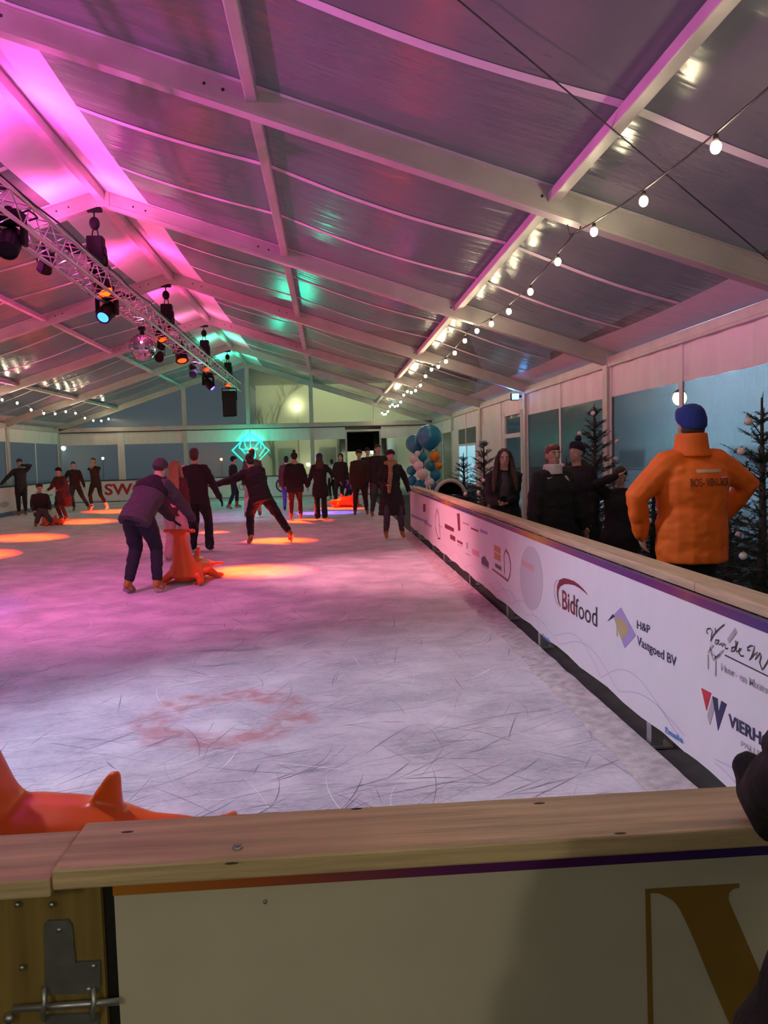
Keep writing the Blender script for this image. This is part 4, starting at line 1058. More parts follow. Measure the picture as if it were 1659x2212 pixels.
for (lb, loc, h, rad, sd, nbb), bl_ in zip(TREES, BLS):
    r, tips = fir(lb, loc, h, rad, sd)
    on_tree(Vector(loc), tips, nbb, sd, 'small pale bauble on the fir tree %s' % bl_, 0.030)

# ================================================================== BALLOONS
teal = mat('balloon_teal', (0.015, 0.26, 0.40), 0.22, spec=0.6); yel = mat('balloon_orange', (0.72, 0.30, 0.012), 0.25, spec=0.6); bwh = mat('balloon_white', (0.80, 0.72, 0.72), 0.25, spec=0.6)
def balloon(label, px, py, rpx, y, m, big=False):
    p = at_y(px, py, y); rad = rpx*y/F_PX
    b = tag(empty('balloon', p), label, 'balloon', 'balloon column by the rink entrance')
    mb = MB(); n = 18; prof = [(-1.12, 0.02), (-1.05, 0.14), (-0.92, 0.36), (-0.7, 0.66), (-0.4, 0.90), (0, 1.0), (0.4, 0.92), (0.7, 0.71), (0.9, 0.42), (0.99, 0.12), (1.0, 0.02)]
    mb.loft([[(rad*w*math.cos(2*PI*i/n), rad*w*math.sin(2*PI*i/n), rad*z) for i in range(n)] for z, w in prof]); mb.build('skin', m, b, smooth=True)
    mb = MB(); mb.tube([(0, 0, -1.10*rad), (0, 0, -1.18*rad)], [0.02*rad+0.004, 0.10*rad], 8); mb.build('knot', m, b)
def Z4(x, y): return (860+x/8.295, 890+y/8.295)
BL = [('huge teal balloon crowning the balloon column', (560, 450), 27.5, 17.4, teal), ('second huge teal balloon half hidden behind the largest one', (300, 570), 20.5, 17.75, teal),
      ('medium teal balloon under the two huge balloons', (440, 800), 10.5, 17.1, teal), ('larger orange balloon below the huge teal balloon', (665, 790), 12.2, 17.2, yel), ('smaller orange balloon below the larger orange one', (730, 960), 9.0, 17.15, yel)]
for lb, c, rp, y, m in BL: balloon(lb, *Z4(*c), rp, y, m)
for c, rp, y in (((580, 960), 12, 17.3), ((670, 1130), 12.5, 17.25), ((400, 1310), 12.5, 17.3), ((240, 1050), 11, 17.5), ((250, 1230), 11, 17.5), ((620, 1330), 12, 17.4), ((470, 1560), 12, 17.4), ((330, 1760), 12, 17.4), ((600, 1760), 12, 17.5), ((460, 1980), 12, 17.4)): balloon('teal balloon in the stem of the balloon column', *Z4(*c), rp, y, teal)
for c, rp, y in (((275, 850), 9.2, 17.05), ((365, 965), 11.5, 17.0), ((435, 1115), 12.5, 16.95), ((560, 1265), 11, 17.0), ((350, 745), 6.5, 17.0), ((640, 1480), 11, 17.1), ((360, 1620), 11, 17.1)): balloon('white balloon in the pale spiral of the balloon column', *Z4(*c), rp, y, bwh)

st_ = at_y(*Z4(460, 900), 17.35)
r = tag(empty('balloon_stand', (st_.x, st_.y, 0)), 'thin dark stand carrying the balloon column', 'stand')
mb = MB(); mb.tube([(0, 0, 0), (0, 0, 0.03)], 0.25, 20); mb.build('base', dark, r)
mb = MB(); mb.tube([(0, 0, 0.03), (0, 0, 1.75)], 0.012, 8); mb.build('pole', dark, r)

# ================================================================== PRAM behind the boards
pr = tag(empty('pram', (5.50, 15.4, 0), R(10)), 'dark pram with a cream-edged hood behind the boards near the balloons', 'pram')
hood_m = mat('pram_hood', (0.02, 0.02, 0.03), 0.8); cream_f = mat('pram_trim', (0.72, 0.62, 0.52), 0.85, bump=0.3, bscale=80)
HR = 0.31
mb = MB(); mb.grid(lambda u, v: (HR*math.cos(PI*u), 0.04+0.36*math.sin(PI/2*v)*1.0, 0.78+HR*math.sin(PI*u)*math.cos(PI/2*v*0.96)), 16, 8); mb.build('hood', hood_m, pr, smooth=True, fix=False)
mb = MB(); mb.tube([(HR*math.cos(PI*i/20), 0.02, 0.72+0.06*(0 < i < 20)+HR*math.sin(PI*i/20)) for i in range(21)], 0.038, 10, True); mb.build('hood_trim', cream_f, pr, smooth=True)
mb = MB(); mb.loft([[(x*w, -0.45+y*l, z) for x, y in ((-1, 0), (1, 0), (1, 1), (-1, 1))] for w, l, z in ((0.20, 0.72, 0.50), (0.27, 0.85, 0.78))]); mb.build('carrycot', hood_m, pr)
mb = MB(); mb.tube([(-0.24, 0.35, 0.55), (-0.24, 0.62, 1.0), (0.24, 0.62, 1.0), (0.24, 0.35, 0.55)], 0.014, 8); mb.build('handle', steel, pr)
mb = MB()
for sx in (-1, 1): mb.tube([(sx*0.24, -0.35, 0.12), (sx*0.22, 0.1, 0.5)], 0.014, 6); mb.tube([(sx*0.24, 0.38, 0.12), (sx*0.22, -0.15, 0.5)], 0.014, 6)
mb.build('chassis', steel, pr)
for sx in (-1, 1):
    for y in (-0.35, 0.38):
        mb = MB(); mb.tube([(sx*0.25, y, 0.12), (sx*0.29, y, 0.12)], 0.12, 18); mb.build('wheel', dark, pr)

# ================================================================== OUTSIDE, seen through the sheets
lampg = mat('street_lamp_globe', (1, 1, 0.9), 0.4, emit=(1.0, 0.88, 0.42), estr=9)
lampw = mat('street_lamp_globe_white', (1, 1, 1), 0.4, emit=(0.75, 1.0, 0.95), estr=14)
polem = mat('lamp_pole', (0.03, 0.035, 0.035), 0.5)
def street_lamp(label, p, rad, m, power, col):
    r = tag(empty('street_lamp', (p.x, p.y, -0.06)), label, 'street lamp', 'street lamps outside the tent'); h = p.z+0.06
    mb = MB(); mb.tube([(0, 0, 0), (0, 0, 0.4), (0, 0, h-rad)], [0.07, 0.05, 0.035], 8); mb.build('pole', polem, r, smooth=True)
    mb = MB(); mb.ell((0, 0, h), (rad, rad, rad*1.1), None, 14, 9); mb.build('globe', m, r, smooth=True)
    mb = MB(); mb.tube([(0, 0, h+rad*0.8), (0, 0, h+rad*1.35)], [rad*1.1, 0.02], 12); mb.build('cap', polem, r)
WARM = (1.0, 0.85, 0.45)
street_lamp('yellow street lamp behind the ridge post of the far gable', at_y(642, 880, 40), 0.17, lampg, 2600, WARM)
street_lamp('yellow street lamp behind the pane beside the blue beanie', at_x(1468, 860, 12.0), 0.17, lampg, 600, WARM)
street_lamp('cool white street lamp behind the left gable corner', at_y(137, 968, 48), 0.13, lampw, 0, WARM)
street_lamp('small yellow street lamp behind the skaters in black at the far boards', at_y(222, 990, 60), 0.10, lampg, 0, WARM)
street_lamp('small orange street lamp left of the neon diamond', at_y(478, 992, 60), 0.10, mat('lamp_orange', (1, .5, .3), .4, emit=(1.0, 0.30, 0.10), estr=12), 0, WARM)
street_lamp('small white street lamp seen between the two hand-holding skaters', at_y(666, 1003, 44), 0.11, lampg, 0, WARM)
street_lamp('white lamp shining through the open doorway', at_y(806, 972, 44), 0.20, lampw, 0, WARM)
# pale house front behind the gable
hs = tag(empty('house', (3.0, 47, -0.06)), 'pale rendered house front behind the far gable', 'building')
render_m = mat('house_render', (0.42, 0.43, 0.34), 0.9, var=0.1, vscale=0.6)
mb = MB(); mb.box((-4.0, 0, 0), (9.0, 6, 6.2)); mb.build('wall', render_m, hs)
mb = MB(); mb.prism([(-4.5, 6.2), (9.5, 6.2), (8.5, 9.0), (-3.5, 9.0)], lambda x, z: (x, -0.4, z), lambda x, z: (x, 6.4, z)); mb.build('roof', mat('roof_tile_far', (0.03, 0.03, 0.035), 0.8), hs)
for wx in (-2.8, -0.4, 3.2, 5.6):
    mb = MB(); mb.box((wx, -0.06, 1.0), (wx+1.0, 0.02, 2.3)); f_ = mb.build('window', polem, hs)
    mb = MB(); mb.box((wx+0.08, -0.08, 1.08), (wx+0.92, -0.06, 2.22)); mb.build('pane', mat('house_pane', (0.02, 0.03, 0.035), 0.1), f_)
# added building, put in to show bluish light through the right-hand sheets
hl = tag(empty('backdrop_hall', (15.5, 11, -0.06)), 'added pale backdrop building with long low windows beyond the right-hand sheets', 'building')
mb = MB(); mb.box((0, -6, 0), (8, 30, 6.5)); mb.build('wall', mat('hall_cladding', (0.62, 0.66, 0.70), 0.8, var=0.06, vscale=0.7), hl)
mb = MB(); mb.box((-0.5, -6.5, 6.5), (8.5, 30.5, 6.9)); mb.build('roof', polem, hl)
for k in range(7):
    mb = MB(); mb.box((-0.05, -4+k*4.6, 0.9), (0.02, -1.2+k*4.6, 1.7)); f_ = mb.build('window', mat('hall_window_frame', (0.45, 0.48, 0.5), 0.6), hl)
    mb = MB(); mb.box((-0.07, -3.9+k*4.6, 1.0), (-0.05, -1.3+k*4.6, 1.6)); mb.build('pane', mat('hall_pane', (0.30, 0.34, 0.38), 0.3), f_)
# bare tree outside
bt = tag(empty('bare_tree', (0.6, 37, -0.06)), 'bare winter tree standing outside the far gable', 'tree')
mb = MB(); q = random.Random(4)
def br(p, d, L_, th, dep):
    e = p+d*L_; mb.tube([p, e], [th, th*0.6], 5)
    if dep == 0: return
    for k in range(3): br(p+d*L_*q.uniform(0.5, 1.0), (d+Vector((q.uniform(-.8, .8), q.uniform(-.5, .5), q.uniform(-.2, .6)))).normalized(), L_*q.uniform(0.55, 0.8), th*0.55, dep-1)
br(Vector((0, 0, 0)), Vector((0, 0, 1)), 2.6, 0.10, 4); mb.build('branches', bark_m, bt)
# dark covered entrance behind the gable doorway
pc = tag(empty('entrance_tunnel', ((dl+dr)/2, GY+0.1, 0)), 'dark covered passage behind the open gable doorway', 'passage')
w_ = (dr-dl)/2+0.25
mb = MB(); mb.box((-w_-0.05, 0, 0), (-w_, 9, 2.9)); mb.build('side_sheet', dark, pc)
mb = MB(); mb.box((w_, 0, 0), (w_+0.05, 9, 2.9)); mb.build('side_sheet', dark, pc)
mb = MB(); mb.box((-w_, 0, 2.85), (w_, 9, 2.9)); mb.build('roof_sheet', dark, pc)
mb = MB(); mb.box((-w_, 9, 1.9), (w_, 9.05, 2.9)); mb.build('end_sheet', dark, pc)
# ================================================================== PEOPLE
def ik(a, t, l1, l2, hint):
    a = Vector(a); t = Vector(t); d = t-a; D = d.length
    if D > (l1+l2)*0.998: d = d*((l1+l2)*0.998/D); t = a+d; D = d.length
    u = d.normalized(); c = (l1*l1+D*D-l2*l2)/(2*D*l1); c = max(-1, min(1, c))
    h = Vector(hint); h = h-u*h.dot(u); h = h.normalized() if h.length > 1e-6 else u.orthogonal().normalized()
    return a+u*(l1*c)+h*(l1*math.sqrt(max(0, 1-c*c))), t
SKIN = mat('skin', (0.55, 0.33, 0.25), 0.5, var=0.05)
EYEW = mat('eye_white', (0.75, 0.72, 0.70), 0.3); EYED = mat('eye_dark', (0.02, 0.015, 0.012), 0.2); LIP = mat('lips', (0.42, 0.16, 0.14), 0.45)
BLADE = mat('skate_blade', (0.55, 0.55, 0.57), 0.25, 0.95)
def cloth(name, c, var=0.12): return mat('cloth_'+name, c, 0.85, var=var, vscale=9, bump=0.15, bscale=120)
K = dict(black=cloth('black', (0.010, 0.010, 0.012)), navy=cloth('navy', (0.010, 0.011, 0.022)), char=cloth('charcoal', (0.028, 0.026, 0.030)), grey=cloth('grey', (0.05, 0.045, 0.05)), lgrey=cloth('light_grey', (0.40, 0.37, 0.38)),
         maroon=cloth('maroon', (0.055, 0.014, 0.016)), brown=cloth('brown', (0.040, 0.022, 0.014)), burg=cloth('burgundy', (0.12, 0.014, 0.03)), blue=cloth('blue', (0.012, 0.030, 0.20)), white=cloth('white', (0.70, 0.68, 0.66)),
         pinkp=cloth('pale_pink', (0.50, 0.30, 0.30)), tan=cloth('tan', (0.30, 0.20, 0.09)), purple=cloth('purple', (0.16, 0.05, 0.42)), orange=mat('cloth_orange', (0.80, 0.14, 0.004), 0.7, var=0.08, vscale=4, bump=0.25, bscale=6),
         olive=cloth('olive', (0.055, 0.045, 0.025)), slate=cloth('slate', (0.05, 0.05, 0.065)))
HAIR = dict(brown=mat('hair_brown', (0.05, 0.022, 0.010), 0.45, var=0.3, vscale=3, stretch=(30, 30, 2), bump=0.4, bscale=4), dark=mat('hair_dark', (0.015, 0.010, 0.008), 0.45, var=0.3, vscale=3, stretch=(30, 30, 2)),
            blond=mat('hair_blond', (0.28, 0.15, 0.06), 0.45, var=0.3, vscale=3, stretch=(30, 30, 2), bump=0.4, bscale=4), grey=mat('hair_grey', (0.25, 0.23, 0.22), 0.5), ginger=mat('hair_auburn', (0.13, 0.045, 0.015), 0.45, var=0.3, vscale=4, stretch=(25, 25, 3), bump=0.4, bscale=4))
BOOT = dict(tan=mat('skate_tan', (0.36, 0.17, 0.02), 0.5, var=0.15), white=mat('skate_white', (0.75, 0.72, 0.70), 0.4), black=mat('shoe_black', (0.012, 0.012, 0.012), 0.4), red=mat('skate_red', (0.32, 0.06, 0.02), 0.45))

def person(label, pos, H, face, hip=None, lean=0, side=0, twist=0, aL=None, aR=None, hL=None, hR=None, eL=None, eR=None, kL=(0, 1, 0), kR=(0, 1, 0),
           hy=0, hp=0, ht=0, jacket='black', hem=0.10, fat=1.0, armw=1.0, trousers='black', flare=0.0, legw=1.0, boot='tan', skate=True, hair='dark', style='short', hat=None, hatcol='black', glove=None, gl=0.006, colh=0.075, colw=1.0,
           scarf=None, collar=None, hood=None, vox=0.018, bvox=0.014, fold=0.012, group='skaters on the ice', eyes=False, hand_pose='relaxed', z0=0.0, inner=None, coatflare=1.0):
    k = H/(1.815 if skate else 1.77)
    root = tag(empty('person', (pos[0], pos[1], z0), R(face)), label, 'person', group)
    S_ = lambda v: Vector(v)*k
    lift = 0.055 if skate else 0.0
    hip = Vector(hip) if hip else Vector((0, 0, 0.975 if skate else 0.93))
    t = Vector((math.sin(R(side)), math.sin(R(lean)), math.cos(R(lean))*math.cos(R(side)))).normalized()
    r = Vector((math.cos(R(twist)), math.sin(R(twist)), 0)); r = (r-t*r.dot(t)).normalized(); f = t.cross(r)
    aL = Vector(aL) if aL else Vector((-0.10, -0.01, 0.085+lift)); aR = Vector(aR) if aR else Vector((0.10, -0.01, 0.085+lift))
    hpr, hpl = hip+Vector((0.09, 0, -0.02)), hip+Vector((-0.09, 0, -0.02))
    knR, aR = ik(hpr, aR, 0.43, 0.43, kR); knL, aL = ik(hpl, aL, 0.43, 0.43, kL)
    waist, chest, shc, nb = hip+t*0.15, hip+t*0.36, hip+t*0.50, hip+t*0.555
    shR, shL = shc+r*0.172-t*0.03, shc-r*0.172-t*0.03
    hR = Vector(hR) if hR else shR+Vector((0.07, 0.04, -0.56)); hL = Vector(hL) if hL else shL+Vector((-0.07, 0.04, -0.56))
    elR, wrR = ik(shR, hR, 0.285, 0.275, eR or (0.5, -1, -0.3)); elL, wrL = ik(shL, hL, 0.285, 0.275, eL or (-0.5, -1, -0.3))
    # head frame
    hu = (t*0.35+Vector((0, 0, 1))*0.65).normalized(); hr0 = (r-hu*r.dot(hu)).normalized(); hf0 = hu.cross(hr0)
    Rm = Matrix.Rotation(R(hy), 3, hu); hr0 = Rm @ hr0; hf0 = Rm @ hf0
    Rp = Matrix.Rotation(R(-hp), 3, hr0); hu = Rp @ hu; hf = Rp @ hf0
    Rt = Matrix.Rotation(R(ht), 3, hf); hu = Rt @ hu; hr = Rt @ hr0
    hc = nb + (t*0.3+Vector((0, 0, 1))*0.7).normalized()*0.06 + hu*0.105 + hf*0.02
    HM = Matrix((hr, hf, hu)).transposed()
    hp_ = lambda x, y, z: S_(hc+hr*x+hf*y+hu*z)
    HMk = HM
    def oval(c, rx, ry, ax=None, ay=None, n=16):
        ax = ax or r; ay = ay or f
        return [S_(c+ax*(rx*math.cos(2*PI*i/n))+ay*(ry*math.sin(2*PI*i/n))) for i in range(n)]
    def tb(mb, pts, rad, n=10): mb.tube([S_(p) for p in pts], [x*k for x in rad], n, True)
    def el(mb, c, rr): mb.ell(S_(c), tuple(x*k for x in rr), HMk)
    # ---------------- hands
    def hand(mb, wr, el_, sgn, g=0.0):
        d = (wr-el_).normalized(); s_ = Vector((0, 0, 1)).cross(d) if abs(d.z) < 0.9 else r*sgn
        s_ = s_.normalized(); pn = d.cross(s_).normalized()
        # palm faces inwards for hanging hands
        if abs(d.z) > 0.5: s_ = (f-d*f.dot(d)).normalized(); pn = (r*(-sgn)-d*(r*(-sgn)).dot(d)).normalized()
        if hand_pose == 'relaxed': cv = 0.45
        else: cv = 0.9
        pc = wr+d*0.05
        tb(mb, [wr-d*0.02, wr+d*0.02], [0.027+g, 0.028+g]); 
        mb.loft([[S_(wr+d*x+s_*(w*math.cos(2*PI*i/10))+pn*(h_*math.sin(2*PI*i/10))) for i in range(10)] for x, w, h_ in ((0.0, 0.026+g, 0.020+g), (0.03, 0.036+g, 0.018+g), (0.07, 0.040+g, 0.016+g), (0.095, 0.037+g, 0.013+g))])
        for i, (o_, L_) in enumerate(((-0.030, 0.062), (-0.010, 0.074), (0.010, 0.078), (0.030, 0.070))):
            b0 = wr+d*0.088+s_*o_; d1 = (d+pn*cv*0.5).normalized(); b1 = b0+d1*L_*0.5; d2 = (d+pn*cv*1.5).normalized(); b2 = b1+d2*L_*0.5
            tb(mb, [b0, b1, b2], [0.0092+g, 0.0088+g, 0.0075+g], 8)
        th0 = wr+d*0.03+s_*0.030; th1 = th0+(d*0.6+s_*0.8).normalized()*0.04; th2 = th1+(d*0.9+s_*0.25+pn*0.35).normalized()*0.035
        tb(mb, [th0, th1, th2], [0.013+g, 0.011+g, 0.009+g], 8)
    # ---------------- body (one continuous figure)
    mb = MB()
    mb.loft([oval(hip-t*0.08, 0.13, 0.09), oval(hip+t*0.02, 0.15, 0.10), oval(waist, 0.13, 0.09), oval(chest, 0.15, 0.105), oval(shc, 0.145, 0.085), oval(nb, 0.06, 0.06)])
    for a, kn, h_ in ((aR, knR, hpr), (aL, knL, hpl)): tb(mb, [h_, kn, a], [0.075, 0.05, 0.038])
    for sh, e_, w_ in ((shR, elR, wrR), (shL, elL, wrL)): tb(mb, [sh, e_, w_], [0.048, 0.038, 0.027])
    tb(mb, [nb-t*0.03, hc-hu*0.05], [0.056, 0.052])
    el(mb, hc+hu*0.018, (0.074, 0.092, 0.100)); el(mb, hc+hf*0.026-hu*0.055, (0.056, 0.058, 0.055)); el(mb, hc+hf*0.048-hu*0.088, (0.026, 0.028, 0.022))
    tb(mb, [hc+hf*0.088+hu*0.022, hc+hf*0.103-hu*0.016], [0.009, 0.0135], 8)
    for sg in (-1, 1): el(mb, hc+hr*(sg*0.076)-hf*0.005-hu*0.005, (0.011, 0.022, 0.032))
    hand(mb, wrR, elR, 1); hand(mb, wrL, elL, -1)
    foot_dirs = []
    for a, kn in ((aR, knR), (aL, knL)):
        sh_ = (a-kn).normalized(); fd = Vector((0, 1, 0)); 
        if abs(sh_.z) < 0.93: fd = (Vector((0, 1, 0)) - sh_*sh_.y*0.9 + Vector((0, 0, sh_.y*0.6 if sh_.y < 0 else 0)))
        fd = (fd - sh_*fd.dot(sh_)*0.8).normalized(); foot_dirs.append((a, sh_, fd))
        tb(mb, [a, a+sh_*0.05, a+sh_*0.055+fd*0.12], [0.04, 0.042, 0.03])
    fused('body', mb, SKIN, root, bvox, 2)
    # ---------------- trousers
    mb = MB(); lw = legw
    mb.loft([oval(hip-Vector((0, 0, 0.10)), 0.155*lw, 0.125*lw, Vector((1, 0, 0)), Vector((0, 1, 0))), oval(hip, 0.172*lw, 0.130*lw), oval(hip+t*0.09, 0.160*lw, 0.115*lw)])
    for a, kn, h_ in ((aR, knR, hpr), (aL, knL, hpl)):
        mid = kn+(a-kn)*0.55; en = a-(a-kn).normalized()*(0.05 if skate and not flare else -0.03)
        tb(mb, [h_, h_+(kn-h_)*0.5, kn, mid, en], [0.104*lw, 0.096*lw, 0.074*lw+flare*0.1, 0.066*lw+flare*0.45, 0.056*lw+flare], 12)
    fused('trousers', mb, K[trousers], root, vox, 3, fold*0.8, 9)
    # ---------------- skates or shoes
    for (a, sh_, fd) in foot_dirs:
        mb = MB(); sd = fd.cross(sh_).normalized()
        top = a-sh_*0.13 if skate else a-sh_*0.03
        tb(mb, [top, a, a+sh_*0.04], [0.056, 0.050, 0.046])
        heel = a+sh_*0.055-fd*0.055
        mb.loft([[S_(heel+fd*x+sd*(w*math.cos(2*PI*i/12))+sh_*(-h_*0.5+h_*0.5*math.sin(2*PI*i/12)+0.02)) for i in range(12)] for x, w, h_ in ((-0.01, 0.030, 0.06), (0.02, 0.038, 0.085), (0.09, 0.040, 0.085), (0.15, 0.045, 0.065), (0.205, 0.040, 0.05), (0.23, 0.022, 0.035))])
        ob = fused('skate' if skate else 'shoe', mb, BOOT[boot], root, max(0.012, vox*0.7), 3)
        if skate:
            mb = MB(); b0 = heel+sh_*0.02
            w2 = sd*0.0025
            prof = [(-0.02, 0.0), (0.23, 0.0), (0.245, 0.03), (0.22, 0.05), (-0.02, 0.052), (-0.035, 0.04)]
            mb.prism(prof, lambda x, z: S_(b0+fd*x+sh_*z+w2), lambda x, z: S_(b0+fd*x+sh_*z-w2)); mb.build('blade', BLADE, ob)
    # ---------------- jacket or coat
    if jacket:
        mb = MB(); rings = []
        if hem > 0.16:
            n = max(3, int(hem/0.12))
            for i in range(n):
                dz = hem*(1-i/n); cf = 1+(coatflare-1)*dz/max(hem, 0.01)
                rings.append(oval(hip-Vector((0, 0, dz)), (0.185 if hem < 0.3 else 0.222)*fat*cf, (0.145 if hem < 0.3 else 0.185)*fat*cf, Vector((1, 0, 0)), Vector((0, 1, 0))))
        else:
            rings.append(oval(hip-t*hem, 0.180*fat, 0.140*fat))
        rings += [oval(hip+t*0.06, 0.180*fat, 0.138*fat), oval(waist+t*0.03, 0.172*fat, 0.130*fat), oval(chest, 0.192*fat, 0.138*fat), oval(hip+t*0.45, 0.172*fat, 0.118*fat), oval(hip+t*0.51, 0.125*min(fat, 1.15), 0.092), oval(nb+t*0.01, 0.078, 0.076)]
        mb.loft(rings)
        for sh, e_, w_ in ((shR, elR, wrR), (shL, elL, wrL)):
            d = (w_-e_).normalized()
            tb(mb, [sh+(shc-sh)*0.25, sh, sh+(e_-sh)*0.5, e_, e_+(w_-e_)*0.5, w_-d*0.005], [0.075*fat, 0.080*armw, 0.072*armw, 0.064*armw, 0.056*armw, 0.046*armw], 12)
        fused('jacket', mb, K[jacket], root, vox, 3, fold, 8)
        if collar:
            mb = MB(); mb.loft([oval(nb-t*0.03*colw, 0.092*colw**1.8, 0.088*colw**1.6), oval(nb+t*0.03+f*0.005, 0.088*colw, 0.090*colw), oval(nb+t*colh+f*0.005, 0.078*colw, 0.088*colw)]); fused('collar', mb, K[collar], root, vox*0.8, 3)
        if inner:
            mb = MB(); mb.loft([oval(hip+t*0.0+f*0.075, 0.085, 0.11), oval(chest+f*0.080, 0.075, 0.105), oval(nb-t*0.02+f*0.03, 0.05, 0.07)]); fused('top', mb, K[inner], root, vox*0.8, 3, 0.004)
    if hood:
        mb = MB(); tb(mb, [nb+t*0.0-f*0.07-r*0.07, nb+t*0.02-f*0.12, nb-f*0.07+r*0.07], [0.05, 0.075, 0.05]); fused('hood', mb, K[hood], root, vox, 4)
    if scarf:
        mb = MB(); tb(mb, [nb+Vector((0, 0, 0.02))+r*(0.095*math.cos(a_))+f*(0.095*math.sin(a_)+0.01)+Vector((0, 0, 0.02*math.sin(3*a_))) for a_ in [2*PI*i/14 for i in range(15)]], [0.052]*15)
        tb(mb, [nb+f*0.12+r*0.02, chest+f*0.17+r*0.03, waist+f*0.17+r*0.06, hip+f*0.17+r*0.07], [0.05, 0.05, 0.048, 0.04]); fused('scarf', mb, K[scarf], root, vox, 3, 0.012, 14)
    if glove:
        for (w_, e_, sg) in ((wrR, elR, 1), (wrL, elL, -1)):
            mb = MB(); hand(mb, w_, e_, sg, gl); fused('glove', mb, K[glove], root, min(bvox, 0.013), 2)
    # ---------------- hair and hats
    if hair:
        hm = HAIR[hair]; mb = MB()
        el(mb, hc+hu*0.036-hf*0.016, (0.083, 0.096, 0.094)); el(mb, hc-hf*0.035-hu*0.02, (0.076, 0.070, 0.085))
        if style == 'short':
            el(mb, hc+hu*0.085+hf*0.045, (0.06, 0.05, 0.035))
        if style in ('long', 'verylong'):
            L_ = 0.30 if style == 'long' else 0.50
            bk = hc-hf*0.07
            mb.loft([[S_(p+hr*(w*math.cos(2*PI*i/12))+hf*(d_*math.sin(2*PI*i/12))) for i in range(12)] for p, w, d_ in ((bk+hu*0.03, 0.082, 0.06), (bk-hu*0.08, 0.10, 0.055), (bk-Vector((0, 0, L_*0.55))-f*0.05, 0.13, 0.05), (bk-Vector((0, 0, L_))-f*0.045, 0.11, 0.03))])
            if style == 'verylong':
                for sg in (-1, 1): tb(mb, [hc+hr*(sg*0.055)+hu*0.085+hf*0.03, hc+hr*(sg*0.088)+hf*0.02, hc+hr*(sg*0.105)-hu*0.12+hf*0.03, shc+r*(sg*0.125)+f*0.09-t*0.06, chest+r*(sg*0.14)+f*0.12-t*0.06], [0.03, 0.032, 0.04, 0.042, 0.025])
        if style == 'bun': el(mb, hc-hf*0.10+hu*0.06, (0.045, 0.045, 0.045))
        if style == 'pony': tb(mb, [hc-hf*0.10+hu*0.03, hc-hf*0.16-hu*0.04, hc-hf*0.15-hu*0.2], [0.03, 0.035, 0.018])
        fused('hair', mb, hm, root, min(vox, 0.014), 2, 0.004, 30)
    if hat in ('beanie', 'pompom', 'cap', 'hoodup'):
        mb = MB()
        if hat == 'hoodup':
            el(mb, hc+hu*0.035-hf*0.025, (0.100, 0.108, 0.105)); tb(mb, [hc-hf*0.06-hu*0.02, nb-f*0.05], [0.085, 0.09])
            o_ = fused('hood', mb, K[hatcol], root, vox, 3)
        else:
            el(mb, hc+hu*0.062-hf*0.012, (0.088, 0.104, 0.080))
            mb.loft([[S_(hc+hr*(w*math.cos(2*PI*i/16))+hf*(w*1.18*math.sin(2*PI*i/16)-0.012)+hu*(z+0.008+0.040*math.sin(2*PI*i/16))) for i in range(16)] for z, w in ((0.0, 0.086), (0.012, 0.094), (0.062, 0.094), (0.078, 0.086))])
            el(mb, hc+hu*0.02-hf*0.03, (0.084, 0.080, 0.085))
            if hat == 'cap': mb.loft([[S_(hc+hf*y+hr*(x*w)+hu*(z+0.035)) for x, z in ((-1, 0), (1, 0), (1, 0.012), (-1, 0.012))] for y, w in ((0.07, 0.07), (0.15, 0.055), (0.165, 0.03))])
            o_ = fused('beanie' if hat != 'cap' else 'cap', mb, K[hatcol], root, min(vox, 0.014), 2, 0.002, 60)
        if hat == 'pompom':
            mb = MB(); el(mb, hc+hu*0.165-hf*0.02, (0.042, 0.042, 0.042)); o2 = fused('pompom', mb, K[hatcol], root, 0.012, 1, 0.006, 60)
    # ---------------- face
    if eyes:
        for sg in (-1, 1):
            c = hc+hr*(sg*0.031)+hf*0.083+hu*0.018
            mb = MB(); mb.ell(S_(c), (0.014*k, 0.008*k, 0.0075*k), HMk, 10, 6); e_ = mb.build('eye', EYEW, root, smooth=True)
            mb = MB(); mb.ell(S_(c+hf*0.0045), (0.0065*k, 0.0055*k, 0.0068*k), HMk, 10, 6); mb.build('iris', EYED, e_, smooth=True)
            mb = MB(); mb.tube([S_(hc+hr*(sg*0.016)+hf*0.090+hu*0.036), S_(hc+hr*(sg*0.034)+hf*0.086+hu*0.041), S_(hc+hr*(sg*0.050)+hf*0.076+hu*0.036)], 0.0045*k, 6, True); mb.build('eyebrow', HAIR[hair or 'dark'], root, smooth=True)
        mb = MB(); mb.tube([S_(hc-hr*0.024+hf*0.076-hu*0.055), S_(hc+hf*0.086-hu*0.052), S_(hc+hr*0.024+hf*0.076-hu*0.055)], [0.003*k, 0.0075*k, 0.003*k], 8, True); mb.build('lips', LIP, root, smooth=True)
    info = dict(root=root, k=k, wrL=S_(wrL), wrR=S_(wrR), chest=S_(chest), shc=S_(shc), t=t, r=r, f=f, hc=S_(hc), hip=S_(hip), S=S_)
    return info

def feet_at(px, py): p = at_z(px, py); return (p.x, p.y)
def H_at(pos, px, py, z0=0.0): return at_y(px, py, pos[1]).z - z0 + 0.0
def std(label, feet, headpx, face, Hadd=0.0, **kw):
    pos = feet_at(*feet); H = H_at(pos, *headpx)
    return person(label, pos, H+Hadd, face, **kw)

# 1 leaning on the left boards
person('skater in a dark jacket leaning on the left boards with one hand at the head', (at_y(45, 1050, 26.0).x, 26.0), 1.82, 200, hL=(-0.05, 0.16, 1.62), eL=(-1, 0.2, 0), hR=(0.62, 0.05, 0.98), jacket='char', hem=0.22, trousers='black', boot='red', hair=None, hat='beanie', hatcol='slate', eyes=True)
